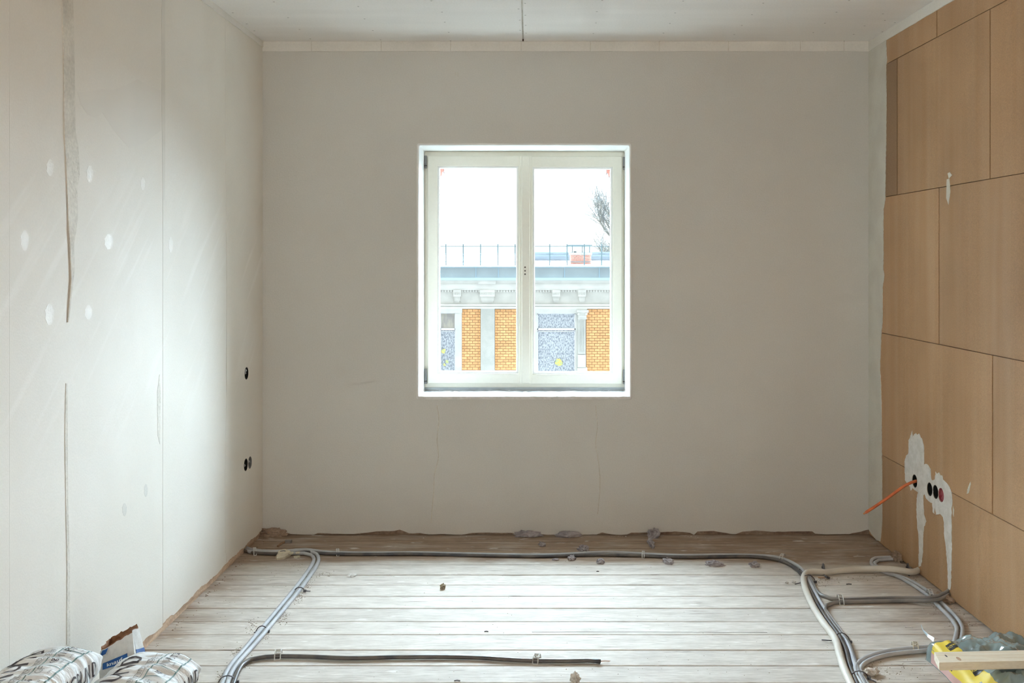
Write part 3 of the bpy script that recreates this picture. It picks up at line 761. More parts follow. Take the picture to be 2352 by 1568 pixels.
branch(base, Vector((0,0,1)), 8.4, .30, 0) if False else None
v, f = tube([base, base + Vector((.1,0,6)), base + Vector((0,0,9.8))], .30, 9, 1.0, .7); tv.add(v, f)
for s_, ln in (((-.30,0,1),3.4),((-.12,.2,1),4.6),((.25,-.1,1),4.4),((.6,.1,.8),3.6),((-.5,-.1,.8),2.4),((-.2,.4,1),3.9),((-.35,.3,1),2.6),((-.7,.2,.6),2.2),((-.6,-.2,.9),2.6)):
    branch(base + Vector((0,0,9.6)), Vector(s_).normalized(), ln, .075, 2)
tv.out('trunk', M_bark, tree); tw.out('branches', M_bark, tree, kind='stuff')

# ================================================================= THINGS IN THE ROOM
# --- socket boxes
def sockbox(name, fw, c, r, m, label, group, lid=None, bits=None):
    R = root(name, fw(c[0], c[1], .0), label, 'socket box', group)
    n = 24; v = []; f = []
    for (rr, d) in ((r*.99, -.001), (r*.93, -.001), (r*.90, .045), (r*.99, .05)):
        v += [fw(a, b, d) for a, b in circ(c[0], c[1], rr, n)]
    for i in range(3):
        for j in range(n): f.append((i*n+j, i*n+(j+1)%n, (i+1)*n+(j+1)%n, (i+1)*n+j))
    for j in range(n): f.append((3*n+j, 3*n+(j+1)%n, (j+1)%n, j))
    new('cup', v, f, m, R)
    v, f = prism([circ(c[0], c[1], r*.9, n)], fw, .043, .047); new('cup_bottom', v, f, m, R)
    if lid:
        v, f = prism([circ(c[0], c[1], r*.86, n)], fw, .006, .010); l_ = new('lid', v, f, lid, R)
        v, f = prism([circ(c[0], c[1], r*.70, n), circ(c[0], c[1], r*.55, n)], fw, .003, .0062); new('lid_ring', v, f, lid, l_)
    if bits:
        for i, (dy, dz) in enumerate(bits):
            v, f = tube([fw(c[0]+dy, c[1]+dz-.012, .03), fw(c[0]+dy+.006, c[1]+dz, .006), fw(c[0]+dy-.002, c[1]+dz+.012, .02)], .004, 6, .006)
            new('cable_end', v, f, M_grey, R)
    return R
sockbox('socket_box', fR(), sock[0], SR, M_box, 'empty black flush socket box with orange cable coming out on brown wall', 'black socket boxes in the brown wall')
sockbox('socket_box', fR(), sock[1], SR, M_box, 'left empty black flush socket box beside the middle one, right of the orange cable', 'black socket boxes in the brown wall')
sockbox('socket_box', fR(), sock[2], SR, M_box, 'middle empty black flush socket box touching the red covered one', 'black socket boxes in the brown wall')
sockbox('socket_box', fR(), sock[3], SR, M_red, 'red flush socket box with a dusty lid on the brown wall', None, lid=M_red)
sockbox('socket_box', fL(), holesL[0], .033, M_box, 'upper dark socket box in the left wall, cable stub inside', 'dark socket boxes in the left wall', bits=((.0,.0),(.012,.012)))
sockbox('socket_box', fL(), holesL[1], .033, M_box, 'lower left dark socket box of the pair low on the left wall', 'dark socket boxes in the left wall', bits=((0,-.006),))
sockbox('socket_box', fL(), holesL[2], .033, M_midcable, 'lower right grey socket box of the pair low on the left wall', 'dark socket boxes in the left wall', bits=((0,.004),))
# --- orange cable
c0 = fR()(sock[0][0], sock[0][1], .03); c1 = fR()(sock[0][0]-.012, sock[0][1]+.002, -.004)
e = at(1988, 1177, sock[0][0]-.02)
R = root('orange_cable', c1, 'orange electric cable sticking out of the black wall box', 'cable')
P = [c0, c1, at(2080, 1114, sock[0][0]-.012), at(2050, 1135, sock[0][0]-.012), at(2020, 1156, sock[0][0]-.015), e]
v, f = tube(P, .0072, 12, .02); new('sheath', v, f, M_orange, R, smooth=True)
v, f = tube([e, e + (e - P[-2]).normalized()*.012], .0045, 8, .006); new('core', v, f, M_copper, R)

# --- cables on the floor
def cable(name, label, pts, r, m, group=None, lift=None, cat='cable', taper=None):
    P = []
    for i, p in enumerate(pts):
        z = r + .001 + (p[2] if len(p) > 2 else 0)
        P.append(fl(p[0], p[1], z))
    v, f = tube(P, r, 12, .035, taper)
    b = P[0]; o = bpy.data.objects
    R = new(name, [q - Vector((b.x, b.y, 0)) for q in v], f, m, None, smooth=True, label=label, cat=cat, group=group)
    R.location = (b.x, b.y, 0); return R
g1 = 'grey cables running along the left of the floor'
cable('grey_cable', 'left one of two long grey cables crossing the left floor and bending into the corner', [(440,1740),(478,1640),(508,1575),(519,1545),(537,1518),(560,1492),(590,1456),(624,1416),(657,1376),(682,1345),(703,1317),(716,1297),(721,1283),(714,1274),(698,1270),(670,1270),(640,1270),(600,1269),(575,1267),(560,1262)], .0090, M_grey, g1)
cable('grey_cable', 'right one of two long grey cables crossing the left floor and bending into the corner', [(454,1740),(491,1640),(520,1575),(531,1545),(550,1518),(573,1492),(603,1458),(636,1418),(669,1378),(694,1347),(714,1319),(727,1299),(732,1284),(727,1272),(708,1266),(682,1265),(640,1266),(600,1265),(578,1262),(563,1257)], .0090, M_grey, g1)
cable('shade_dark_cable', 'dark cable leaving the left grey bundle and ending loose in mid floor at the front', [(468,1740),(505,1640),(534,1575),(544,1548),(556,1527),(575,1514),(610,1508),(645,1506.5),(720,1508),(800,1511),(900,1509),(1000,1508),(1100,1510),(1200,1516),(1300,1517.5),(1350,1516.5),(1372,1518),(1379,1519)], .0085, M_shadecable)
v, f = tube([fl(1374,1517.5,.009), fl(1390,1516.5,.008), fl(1402,1517.2,.003)], .0009, 5, .01); q = MB().add(v, f)
v, f = tube([fl(1374,1519,.007), fl(1388,1519,.006), fl(1400,1518.6,.002)], .0009, 5, .01); q.add(v, f)
q.out('wire_strands', M_copper, None, label='thin bare wire strands at the loose end of the front dark cable', cat='wire')
gb = 'cables along the foot of the window wall'
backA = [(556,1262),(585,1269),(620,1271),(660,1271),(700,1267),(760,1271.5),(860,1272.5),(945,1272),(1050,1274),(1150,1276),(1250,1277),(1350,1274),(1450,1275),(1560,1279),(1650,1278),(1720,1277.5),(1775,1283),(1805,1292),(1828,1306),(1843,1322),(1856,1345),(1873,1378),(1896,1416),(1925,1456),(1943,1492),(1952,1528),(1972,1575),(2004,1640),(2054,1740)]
cable('shade_dark_cable', 'nearer of the two dark cables along the foot of the window wall', backA, .0085, M_shadecable, gb)
backB = [(558,1256),(585,1265),(620,1266.5),(660,1265),(700,1261.5),(760,1268),(860,1269.5),(945,1268.5),(1050,1271),(1150,1273),(1250,1274),(1350,1269.5),(1400,1267.5),(1450,1270),(1560,1275),(1650,1274),(1720,1274.5),(1778,1278),(1812,1288),(1838,1303),(1853,1322),(1864,1345),(1881,1376),(1905,1414),(1936,1456),(1954,1492),(1964,1528),(1986,1575),(2018,1640),(2070,1740)]
cable('grey_cable', 'farther and greyer of the two cables along the foot of the window wall', backB, .0080, M_grey, gb)
cable('cream_conduit', 'thick cream conduit bending round on the floor at the right', [(2116,1297,.03),(2117,1303,.01),(2108,1310,.004),(2090,1313,.012),(2060,1308,.017),(2025,1305.5,.017),(1980,1307,.004),(1930,1310),(1895,1314),(1868,1312),(1853,1315),(1846,1326),(1848,1345),(1857,1370),(1872,1400),(1893,1432),(1918,1466),(1928,1500),(1938,1532),(1957,1575),(1990,1640),(2040,1740)], .0150, M_conduit, None, cat='conduit')
gr = 'grey cables beside the thick conduit'
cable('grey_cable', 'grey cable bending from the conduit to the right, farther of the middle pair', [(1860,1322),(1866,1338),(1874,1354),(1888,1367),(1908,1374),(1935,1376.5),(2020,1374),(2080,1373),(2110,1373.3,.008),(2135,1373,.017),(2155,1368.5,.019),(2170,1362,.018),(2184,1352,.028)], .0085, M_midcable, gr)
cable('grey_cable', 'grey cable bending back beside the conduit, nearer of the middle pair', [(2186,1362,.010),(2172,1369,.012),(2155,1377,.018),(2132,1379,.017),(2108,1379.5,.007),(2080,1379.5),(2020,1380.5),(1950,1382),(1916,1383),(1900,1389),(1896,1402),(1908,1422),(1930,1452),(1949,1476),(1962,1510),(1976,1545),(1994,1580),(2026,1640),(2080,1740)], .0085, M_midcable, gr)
cable('grey_cable', 'outer grey cable curving from under the wrapped bag to the right bundle', [(2150,1484),(2100,1488),(2050,1493),(2005,1503),(1975,1518),(1964,1535),(1968,1552),(1984,1580),(2012,1640),(2062,1740)], .0085, M_grey, 'pair of grey cables coming from the wrapped bag')
cable('grey_cable', 'inner grey cable curving from under the wrapped bag to the right bundle', [(2150,1492),(2100,1496),(2052,1501),(2012,1510),(1985,1523),(1976,1538),(1980,1553),(1998,1580),(2034,1640),(2090,1740)], .0085, M_grey, 'pair of grey cables coming from the wrapped bag')
gw = 'pair of cables along the brown wall'
cable('grey_cable', 'inner cable of the pair running along the brown wall to the wrapped bag', [(2066,1283,.004),(2045,1284),(2018,1286),(2009,1292),(2016,1302),(2040,1314),(2068,1326),(2100,1345),(2132,1368),(2160,1396),(2182,1418),(2197,1440),(2196,1456),(2190,1480)], .0082, M_grey, gw)
cable('grey_cable', 'outer cable of the pair running along the brown wall to the wrapped bag', [(2068,1279,.004),(2040,1279.5),(2010,1281),(2001,1289),(2006,1300),(2034,1315),(2070,1324),(2108,1342),(2143,1366),(2172,1392),(2196,1416),(2210,1438),(2210,1456),(2204,1480)], .0082, M_grey, gw)
cable('cable_stub', 'short grey cable hooked at the foot of the left wall corner', [(556,1250,.01),(562,1256,.006),(570,1262),(590,1266)], .0045, M_grey)

# --- ties and straps
def tie(a, b, h, m, label, r=.0022, tail=None, name='cable_tie', cat='cable tie', group=None):
    A, B_ = fl(a[0], a[1], .001), fl(b[0], b[1], .001)
    P = [A + (B_-A)*t + Vector((0,0, h*(math.sin(math.pi*t))**.6 if 0 < t < 1 else 0)) for t in (0,.12,.3,.5,.7,.88,1)]
    q = MB(); v, f = tube(P, r, 6, .01); q.add(v, f)
    R = root(name, A, label, cat, group)
    q.out('loop', m, R)
    if tail:
        v, f = tube([fl(*tail[0], .003), fl((tail[0][0]+tail[1][0])/2, (tail[0][1]+tail[1][1])/2, .012), fl(*tail[1], .004)], r*1.1, 6, .01)
        new('tail', v, f, m, R)
    hd = fl(b[0], b[1], .005); MB().box(hd - Vector((.006,.005,.004)), hd + Vector((.006,.005,.006))).out('head', m, R)
def strap(a, b, h, wdt, label, m=None):
    """perforated strap: two rails and rungs, arched over the cables"""
    m = m or M_strap
    A, B_ = fl(a[0], a[1], .001), fl(b[0], b[1], .001); dd = (B_-A); s = Vector((dd.y, -dd.x, 0)).normalized()*wdt/2
    arc = [A + dd*t + Vector((0,0, h*(math.sin(math.pi*t))**.5 if 0 < t < 1 else 0)) for t in [i/10 for i in range(11)]]
    R = root('fixing_strap', A, label, 'strap', 'perforated straps fixing cables')
    for sg in (-1, 1):
        v, f = tube([p + s*sg for p in arc], .0022, 5, .01); new('strap_edge', v, f, m, R)
    q = MB()
    for p in arc[::2]: v, f = tube([p - s, p + s], .0022, 5, .05); q.add(v, f)
    q.out('rung', m, R)
tie((673,1361),(700,1357),.022,M_tie,'dark cable tie on the left grey cables, farther from the viewer',tail=((700,1356),(712,1357.5)))
tie((588,1450),(616,1450),.024,M_tie,'dark cable tie midway on the left grey cables with a small brown tail',tail=((590,1450),(584,1452)))
tie((502,1566),(545,1566),.024,M_tie,'dark cable tie at the lower frame edge on the left grey cables')
tie((1839,1336),(1873,1336),.034,M_tie,'dark wire tie on the conduit bend at its far end',tail=((1842,1337),(1826,1341)))
tie((1914,1470),(1953,1474),.034,M_tie,'dark cable tie round conduit and cables in the middle of the right run',tail=((1916,1471),(1888,1469)))
tie((1950,1556),(1996,1557),.026,M_tie,'dark cable tie near the lower frame edge round the right cables',tail=((1996,1558),(2012,1566)))
v, f = tube([fl(1958,1475,.003), fl(1951,1464,.02), fl(1946,1455,.03)], .0018, 5, .01)
new('bent_wire', v, f, M_strap, None, label='short pale bent wire beside the cable tie on the right bundle', cat='wire')
strap((637,1515),(641,1499),.024,.022,'pale perforated strap on the front dark cable near its left end')
strap((1229,1525),(1236,1509),.024,.020,'pale perforated strap on the front dark cable near its loose end')
strap((1934,1390),(1927,1371),.024,.018,'pale perforated strap on the middle cable pair beside the conduit')
strap((2142,1384),(2130,1368),.044,.014,'pale strap on the middle cable pair near the brown wall')
strap((776,1277),(775,1265),.022,.012,'small pale strap on the back cables near the left corner')
strap((1792,1291),(1800,1276),.022,.014,'small pale strap where the back cables start to curve')
strap((586,1275),(584,1262),.022,.012,'small pale strap on the back cables beside the left wall')
strap((1477,1282),(1478,1270),.022,.010,'tiny pale strap on the back cables below the window right side')
strap((2104,1492+5),(2100,1481),.024,.018,'dusty strap over the cable pair left of the wrapped bag', M_blob)
tie((1893,1323),(1890,1303),.034,M_tie,'dark clip round the cream conduit after its bend',r=.005,tail=((1893,1322),(1905,1327)),name='pipe_clip',cat='clip')
tie((2088,1322),(2084,1303),.036,M_tie,'dark clip round the cream conduit close to the brown wall',r=.004,name='pipe_clip',cat='clip')

# --- crumbs and lumps
def lump(name, label, c, size, m, seed, cat='debris', group=None, z=None, sub=3, amp=.55, fq=2.2, rot=0):
    bm = bmesh.new(); bmesh.ops.create_icosphere(bm, subdivisions=sub, radius=1)
    V = []
    for q in bm.verts:
        d = 1 + amp*noise.noise(q.co*fq + Vector((seed*7.3, seed, 0))) + .25*amp*noise.noise(q.co*fq*3 + Vector((0, seed, 9)))
        p = q.co * d; p = Vector((p.x*size[0], p.y*size[1], max(p.z, -.55)*size[2]))
        V.append(Vector((p.x*math.cos(rot)-p.y*math.sin(rot), p.x*math.sin(rot)+p.y*math.cos(rot), p.z)))
    mn = min(p.z for p in V)
    f = [tuple(w.index for w in t.verts) for t in bm.faces]; bm.free()
    o = new(name, V, f, m, None, smooth=False, label=label, cat=cat, group=group)
    o.location = (c.x, c.y, (c.z if z is None else z) - mn); return o
gl = 'grey mortar lumps on the back floorboards'
ylim = D0 - .03
def onf(px, py): p = fl(px, py); return p
lump('mortar_lump', 'long ragged grey mortar lump against the wall below the window left half', Vector((bx(1213), D0-.03, 0)), (.072,.022,.022), M_rubble, 1, group=gl, fq=3)
lump('mortar_lump', 'smooth grey heap of mortar against the wall below the window right half', Vector((bx(1306), D0-.032, 0)), (.074,.022,.021), M_rubble, 2, group=gl, amp=.3)
lump('mortar_lump', 'upright grey lump against the wall, above the twig shaped one', Vector((bx(1499), D0-.045, 0)), (.032,.028,.03), M_rubble, 3, group=gl)
lump('mortar_lump', 'twig shaped grey mortar piece lying out from the wall', onf(1495,1250), (.016,.085,.015), M_rubble, 4, group=gl)
lump('mortar_lump', 'small round grey crumb between wall and back cables', onf(1245,1253), (.018,.02,.013), M_rubble, 5, group=gl)
lump('mortar_lump', 'dark jagged crumb touching the back cables from behind', onf(1340,1266), (.026,.022,.020), M_rubble, 6, group=gl, fq=3.5, amp=.8)
lump('mortar_lump', 'flat thin grey crumb in front of the back cables, leftmost of four', onf(1276,1286), (.018,.012,.006), M_rubble, 7, group=gl)
lump('mortar_lump', 'round grey crumb in front of the back cables, below the dark jagged one', onf(1313,1285), (.020,.02,.014), M_rubble, 8, group=gl)
lump('mortar_lump', 'grey and white crumb in front of the back cables, right of the round one', onf(1379,1293), (.019,.02,.015), M_rubble, 9, group=gl, fq=3)
lump('mortar_lump', 'slanting long grey lump in front of the back cables, left of two bigger ones', onf(1535,1294), (.032,.016,.018), M_rubble, 10, group=gl, rot=-.9)
lump('mortar_lump', 'largest grey lump in front of the back cables, pitted with white', onf(1641,1299), (.042,.022,.016), M_rubble, 11, group=gl, fq=3.4, amp=.7, rot=-.2)
lump('mortar_lump', 'smooth grey lump in front of the back cables, rightmost of the row', onf(1733,1301), (.026,.022,.016), M_rubble, 12, group=gl)
lump('brown_crumb', 'small pointed brown crumb alone on the dusty boards at left centre', onf(1017,1352), (.012,.012,.016), M_rubble_b, 13)
lump('plaster_chip', 'pale crumbly plaster chip at the lower frame edge in mid floor', onf(1322,1568), (.016,.022,.024), M_rubble_w, 14, fq=3.5, amp=.8)
lump('plaster_chip', 'broken pale plaster piece beside the right cable bundle', onf(2001,1548), (.028,.022,.014), M_rubble_w, 15, fq=2.5, amp=.7)
lump('plaster_chip', 'flat pale plaster flake on the boards right of the left cables', onf(808,1321), (.022,.03,.003), M_rubble_w, 16)
lump('plaster_chip', 'tiny white chip left of the conduit bend', onf(1807,1339), (.007,.01,.006), M_rubble_w, 17)
lump('plaster_chip', 'tiny pale chip between white chip and the conduit tie', onf(1824,1338), (.009,.012,.007), M_rubble_w, 18)
lump('mortar_lump', 'dusty brown mortar knob at the foot of the brown wall by the back cable hook', Vector((1.885, fl(2064,1286).y, 0)), (.022,.05,.026), M_masonry, 19, fq=2.6, amp=.7)
lump('mortar_lump', 'dark earthy lump in the hole where the middle cables enter the brown wall', Vector((xr(4.65)-.03, fl(2178,1370).y-.05, 0)), (.035,.06,.018), M_masonry, 20)
lump('mortar_lump', 'heap of crumbly brown mortar in the left corner of the window wall', Vector((bx(630), D0-.02, 0)), (.07,.018,.028), M_masonry, 21, fq=3, amp=.7)
# cream plaster blob on the back cables with a keyhole dent
c = fl(650, 1268, .022)
R = root('plaster_blob', (c.x, c.y, 0), 'cream plaster blob with a dark slot on the back cables', 'plaster')
q = []; n = 22
for i in range(n):
    t = 2*math.pi*i/n; rr = 1 + .14*math.sin(3*t+1) + .10*math.sin(5*t)
    q.append((c.x + .031*rr*math.cos(t), c.y + .062*rr*math.sin(t)))
V = []; 
for s_, zz_ in ((1.0, .0), (1.04, .012), (.92, .023), (.5, .028)):
    for (a, b) in q: V.append((c.x + (a-c.x)*s_, c.y + (b-c.y)*s_, zz_))
f = [(i*n+j, i*n+(j+1)%n, (i+1)*n+(j+1)%n, (i+1)*n+j) for i in range(3) for j in range(n)] + [tuple(3*n+j for j in range(n)), tuple(range(n))[::-1]]
new('blob', V, f, M_blob, R)
v, f = tube([Vector((c.x-.013, c.y-.006, .0275)), Vector((c.x+.006, c.y+.004, .0285)), Vector((c.x+.012, c.y-.004, .0275))], .0042, 6, .01); new('slot', v, f, M_midcable, R)
for (px, py, s, lab) in ((668,1271,.011,'small cream plaster drip on the dark cable just right of the blob'), (684,1270,.010,'second small cream plaster drip on the dark cable right of the blob'), (682,1279,.016,'cream plaster smear on the boards in front of the blob')):
    p = fl(px, py, 0 if py > 1275 else .018); lump('plaster_drip', lab, p, (s, s*1.6, .004), M_blob, px, 'plaster', 'cream plaster drips by the blob')
p = fl(662, 1246)
R = root('metal_offcut', p, 'short dark metal offcut on the boards behind the cream blob', 'offcut')
MB().box(p + Vector((-.016,-.012,.0)), p + Vector((.018,.012,.014))).out('bar', M_midcable, R)
v, f = tube([p + Vector((-.014,0,.006)), p + Vector((-.028,-.03,.006)), p + Vector((-.036,-.085,.004))], .006, 6, .02); new('tail', v, f, M_wood_edge, R)
p = fl(1893, 1327)
bevel(MB().box(p + Vector((-.03,-.006,0)), p + Vector((.005,.006,.006))).out('wood_splinter', M_wood_pale, None, label='thin wood splinter in front of the conduit bend', cat='splinter'), .001)
p = fl(2088, 1441)
v, f = tube([p + Vector((-.016,.002,.003)), p + Vector((0,0,.004)), p + Vector((.016,-.002,.002))], .0024, 6, .01, .5)
new('white_splinter', v, f, M_white_plaster, None, label='thin white splinter on the boards left of the wrapped bag', cat='splinter')
p = fl(1895,1545)
# uncountable small grit
def grit(name, label, pts, n, m, smin, smax, seed):
    rn = random.Random(seed); q = MB()
    for _ in range(n):
        (x, y, sx_, sy_) = rn.choice(pts); c = fl(x + rn.gauss(0, sx_), y + rn.gauss(0, sy_))
        if c.y > D0-.02 or c.x < xl(c.y)+.02 or c.x > xr(c.y)-.02: continue
        s = rn.uniform(smin, smax); a = rn.uniform(0, 6.28)
        ca, sa = math.cos(a)*s, math.sin(a)*s*.6
        hgt = s*rn.uniform(.3,.8)
        V = [c + Vector((ca, sa, 0)), c + Vector((-sa, ca*.7, 0)), c + Vector((-ca*.8, -sa, 0)), c + Vector((sa, -ca*.6, 0)), c + Vector((rn.uniform(-.3,.3)*s, rn.uniform(-.3,.3)*s, hgt))]
        q.add(V, [(0,1,4),(1,2,4),(2,3,4),(3,0,4),(3,2,1,0)])
    q.out(name, m, None, kind='stuff', label=label, cat='grit')
alongL = [(700+8,1330,6,5),(706,1345,5,5),(680,1375,5,6),(690,1370,5,6),(645,1425,6,6),(655,1415,5,6),(610,1462,8,8),(565,1500,10,8),(530,1540,8,10),(580,1440,7,8),(545,1500,7,8),(560,1525,10,6),(510,1555,8,8),(752,1318,10,3),(690,1300,20,6)]
grit('brown_grit', 'fine brown grit scattered along the left grey cables', alongL, 420, M_rubble_b, .0015, .0045, 3)
grit('pale_grit', 'fine pale chips scattered along the left grey cables', alongL, 320, M_rubble_w, .002, .005, 4)
alongR = [(1860,1340,12,6),(1880,1340,14,5),(1900,1330,16,4),(1985,1325,25,4),(2100,1330,20,5),(2150,1395,12,8),(2190,1390,16,8),(2020,1540,25,12),(2005,1525,12,6),(1930,1480,14,10),(2080,1540,40,15),(2210,1400,14,14),(2200,1437,20,6)]
grit('mortar_grit', 'fine brown mortar grit among the cables at the right', alongR, 420, M_rubble_b, .0015, .005, 5)
grit('pale_mortar_grit', 'fine pale chips among the cables at the right', alongR, 260, M_rubble_w, .0015, .005, 6)
allf = [(900,1400,350,70),(1400,1420,350,80),(1100,1540,350,20),(1700,1500,200,50),(1300,1300,400,20),(620,1310,60,30),(480,1400,50,50)]
grit('dark_grit', 'sparse dark specks of dirt strewn over the dusty boards', allf, 300, M_rubble_b, .001, .0035, 7)
edgeF = [(p[0], p[1]+3, 12, 2) for p in edge if 603 < p[0] < 1990]
grit('wall_foot_grit', 'crumbs of plaster along the foot of the window wall', edgeF, 300, M_rubble_w, .0015, .006, 8)
wl = [(603-t*270, 1232+t*262, 8, 4) for t in [i/24 for i in range(25)]]
grit('left_wall_grit', 'brown and pale crumbs along the foot of the left wall', wl, 420, M_masonry, .002, .008, 9)
wr = [(2012+t*290, 1243+t*222, 5, 4) for t in [i/24 for i in range(25)]]
grit('right_wall_grit', 'brown crumbs along the foot of the brown wall', wr, 380, M_masonry, .002, .006, 10)
# long nail-like dark specks
for i, (x, y, w_, lab) in enumerate([(1050,1564,14,'flat dark splinter at the lower frame edge left of centre'), (1117,1451,9,'short dark splinter beside the pale scrape in mid floor'), (1837,1309,9,'dark splinter on the boards left of the conduit bend'), (1373,1313,6,'tiny dark splinter below the grey and white crumb'), (1958-8,1381-39,12,'dark curved sliver between conduit and middle cables')]):
    p = fl(x, y); s = w_*p.y/F/2
    v, f = tube([p+Vector((-s,0,.002)), p+Vector((0,.002,.003)), p+Vector((s,0,.002))], .0022, 5, .02)
    new('dark_splinter', v, f, M_tie, None, label=lab, cat='splinter', group='dark splinters on the boards')

# --- sacks
dg = lambda: bpy.context.evaluated_depsgraph_get()
def text_tris(s, size, ext=0.0, bold=.0, maxlen=.012):
    cu = bpy.data.curves.new('t', 'FONT'); cu.body = s; cu.size = size; cu.align_x = 'CENTER'; cu.align_y = 'CENTER'; cu.offset = bold
    cu.resolution_u = 2
    ob = bpy.data.objects.new('t', cu); COL.objects.link(ob); bpy.context.view_layer.update()
    me = bpy.data.meshes.new_from_object(ob.evaluated_get(dg())); bpy.data.objects.remove(ob); bpy.data.curves.remove(cu)
    bm = bmesh.new(); bm.from_mesh(me); bpy.data.meshes.remove(me)
    bmesh.ops.triangulate(bm, faces=bm.faces[:])
    for _ in range(4):
        es = [e for e in bm.edges if e.calc_length() > maxlen]
        if not es: break
        bmesh.ops.subdivide_edges(bm, edges=es, cuts=1); bmesh.ops.triangulate(bm, faces=[f for f in bm.faces if len(f.verts) > 3])
    V = [(v.co.x, v.co.y) for v in bm.verts]; Fc = [tuple(v.index for v in f.verts) for f in bm.faces]; bm.free()
    return V, Fc
class Sack:
    def __init__(s, c, L_, w, h, ang, seed, wr=.0065):
        s.c, s.L, s.w, s.h, s.ang, s.seed, s.wr = Vector(c), L_, w, h, ang, seed, wr
        n = 240; s.cs = []
        for i in range(n+1):
            t = math.pi/2 - 2*math.pi*i/n     # start at top middle, going to +x side
            ct, st_ = math.cos(t), math.sin(t); e = 2/3.0
            s.cs.append((w*math.copysign(abs(ct)**e, ct), h*math.copysign(abs(st_)**e, st_)))
        s.acc = [0]
        for i in range(n): s.acc.append(s.acc[-1] + math.dist(s.cs[i], s.cs[i+1]))
        s.per = s.acc[-1]
    def P(s, x, t, off=0.0):      # x along the length, t arc length from top middle
        t = t % s.per; lo, hi = 0, len(s.acc)-1
        while hi - lo > 1:
            m = (lo+hi)//2
            if s.acc[m] <= t: lo = m
            else: hi = m
        u = (t - s.acc[lo])/max(1e-9, s.acc[lo+1]-s.acc[lo]); a, b = s.cs[lo], s.cs[lo+1]
        cx, cz = a[0]+(b[0]-a[0])*u, a[1]+(b[1]-a[1])*u
        q = min(1, abs(2*x/s.L)); e = 1 - .42*q**5
        ew = 1 - .06*q**5
        if q > .90: k_ = math.sqrt(max(0, 1-((q-.90)/.10)**2)); e *= .35+.65*k_; ew *= .93+.07*k_
        nrm = Vector((cx/s.w**2, 0, cz/s.h**2)).normalized()
        nz1 = abs(noise.noise(Vector((cx*7+s.seed, x*20, cz*9)))) ; nz2 = noise.noise(Vector((cx*22, x*48+s.seed, cz*20)))
        nz3 = abs(noise.noise(Vector((cx*12 - x*14, x*30+s.seed*2, cz*8))))
        d = s.wr*(1.2 - 3.0*min(nz1,.5) - 1.6*min(nz3,.4) + .5*nz2) + off
        p = Vector((cx*ew, x, cz*e + .012*noise.noise(Vector((cx*5, x*5, s.seed))))) + Vector((nrm.x, 0, nrm.z))*d
        p.z = max(p.z, -s.h*.9)
        ca, sa = math.cos(s.ang), math.sin(s.ang)
        return s.c + Vector((p.x*ca + p.y*sa, -p.x*sa + p.y*ca, p.z))
    def body(s, m, parent, nx=110, nt=120):
        v = [s.P(-s.L/2 + s.L*i/nx, s.per*j/nt) for i in range(nx+1) for j in range(nt)]; f = []
        for i in range(nx):
            for j in range(nt): j2 = (j+1) % nt; f.append((i*nt+j, i*nt+j2, (i+1)*nt+j2, (i+1)*nt+j))
        f.append(tuple(range(nt))[::-1]); f.append(tuple(nx*nt+j for j in range(nt)))
        return new('paper_bag', v, f, m, parent, smooth=True)
    def text(s, txt, size, x, t, m, parent, name='lettering', off=.0016, bold=.0, sx=1, sy=1):
        V, Fc = text_tris(txt, size, bold=bold)
        v = [s.P(x + a*sx, t - b*sy, off) for a, b in V]
        return new(name, v, Fc, m, parent)
    def line(s, x0, x1, t0, t1, wd, m, parent, name='printed_line', off=.0013):
        n = max(2, int(max(abs(x1-x0), abs(t1-t0))/.008)); v = []; f = []
        horiz = abs(x1-x0) > abs(t1-t0)
        for i in range(n+1):
            x, t = x0+(x1-x0)*i/n, t0+(t1-t0)*i/n
            v += [s.P(x, t-wd/2, off), s.P(x, t+wd/2, off)] if horiz else [s.P(x-wd/2, t, off), s.P(x+wd/2, t, off)]
        for i in range(n): f.append((i*2, i*2+1, i*2+3, i*2+2))
        return new(name, v, f, m, parent)
def make_sack(c, L_, w, h, ang, seed, label, prn=True, group='white plaster sacks stacked by the left wall', gx=0.0):
    s = Sack(c, L_, w, h, ang, seed); R = root('plaster_sack', (c[0], c[1], c[2]-h), label, 'sack', group)
    s.body(M_sack, R) if prn else s.body(M_sack, R, 36, 40)
    if not prn: return s, R
    # big name along the left part of the top, table in the right part, name again on the right flank
    s.text('MULTIGRUND', .088, gx, -w*.44, M_ink, R, bold=.0, sx=1.0)
    t1, t2 = w*.22, w*.80
    s.line(-L_*.44, L_*.47, t1, t1, .0035, M_teal, R); s.line(-L_*.44, L_*.47, t2, t2, .0045, M_teal, R)
    words = ['MIX', 'PUTZ', 'TOP', '25', 'GF', 'kg']
    for i in range(9):
        x = -L_*.38 + i*L_*.105; s.line(x, x, t1, t2, .003, M_teal, R)
        s.text(words[i % 6], .030, x + .030, (t1+t2)/2 - .012, M_ink if i % 2 else M_ink2, R)
        s.text('xxxx', .012, x + .030, (t1+t2)/2 + .014, M_ink2, R)
    s.text('HAFT- UND PUTZGRUND INNEN UND AUSSEN', .020, 0, w*.04, M_ink2, R)
    s.line(-L_*.42, L_*.45, w*.12, w*.12, .0014, M_ink2, R); s.line(-L_*.42, L_*.45, -w*.02, -w*.02, .0014, M_ink2, R)
    s.text('MULTIGRUND', .060, L_*.17, s.per/4, M_ink, R, bold=.0, sx=.80)
    return s, R
h1 = .062
make_sack((-1.410, 2.80, .326), .62, .108, h1, .04, 3.0, 'upper left white printed sack nearest the left wall', gx=-.045)
make_sack((-1.408, 2.78, .196), .62, .108, .068, .03, 4.0, 'middle white sack of the left stack under the upper printed sack', False, 'sacks hidden in the left stack')
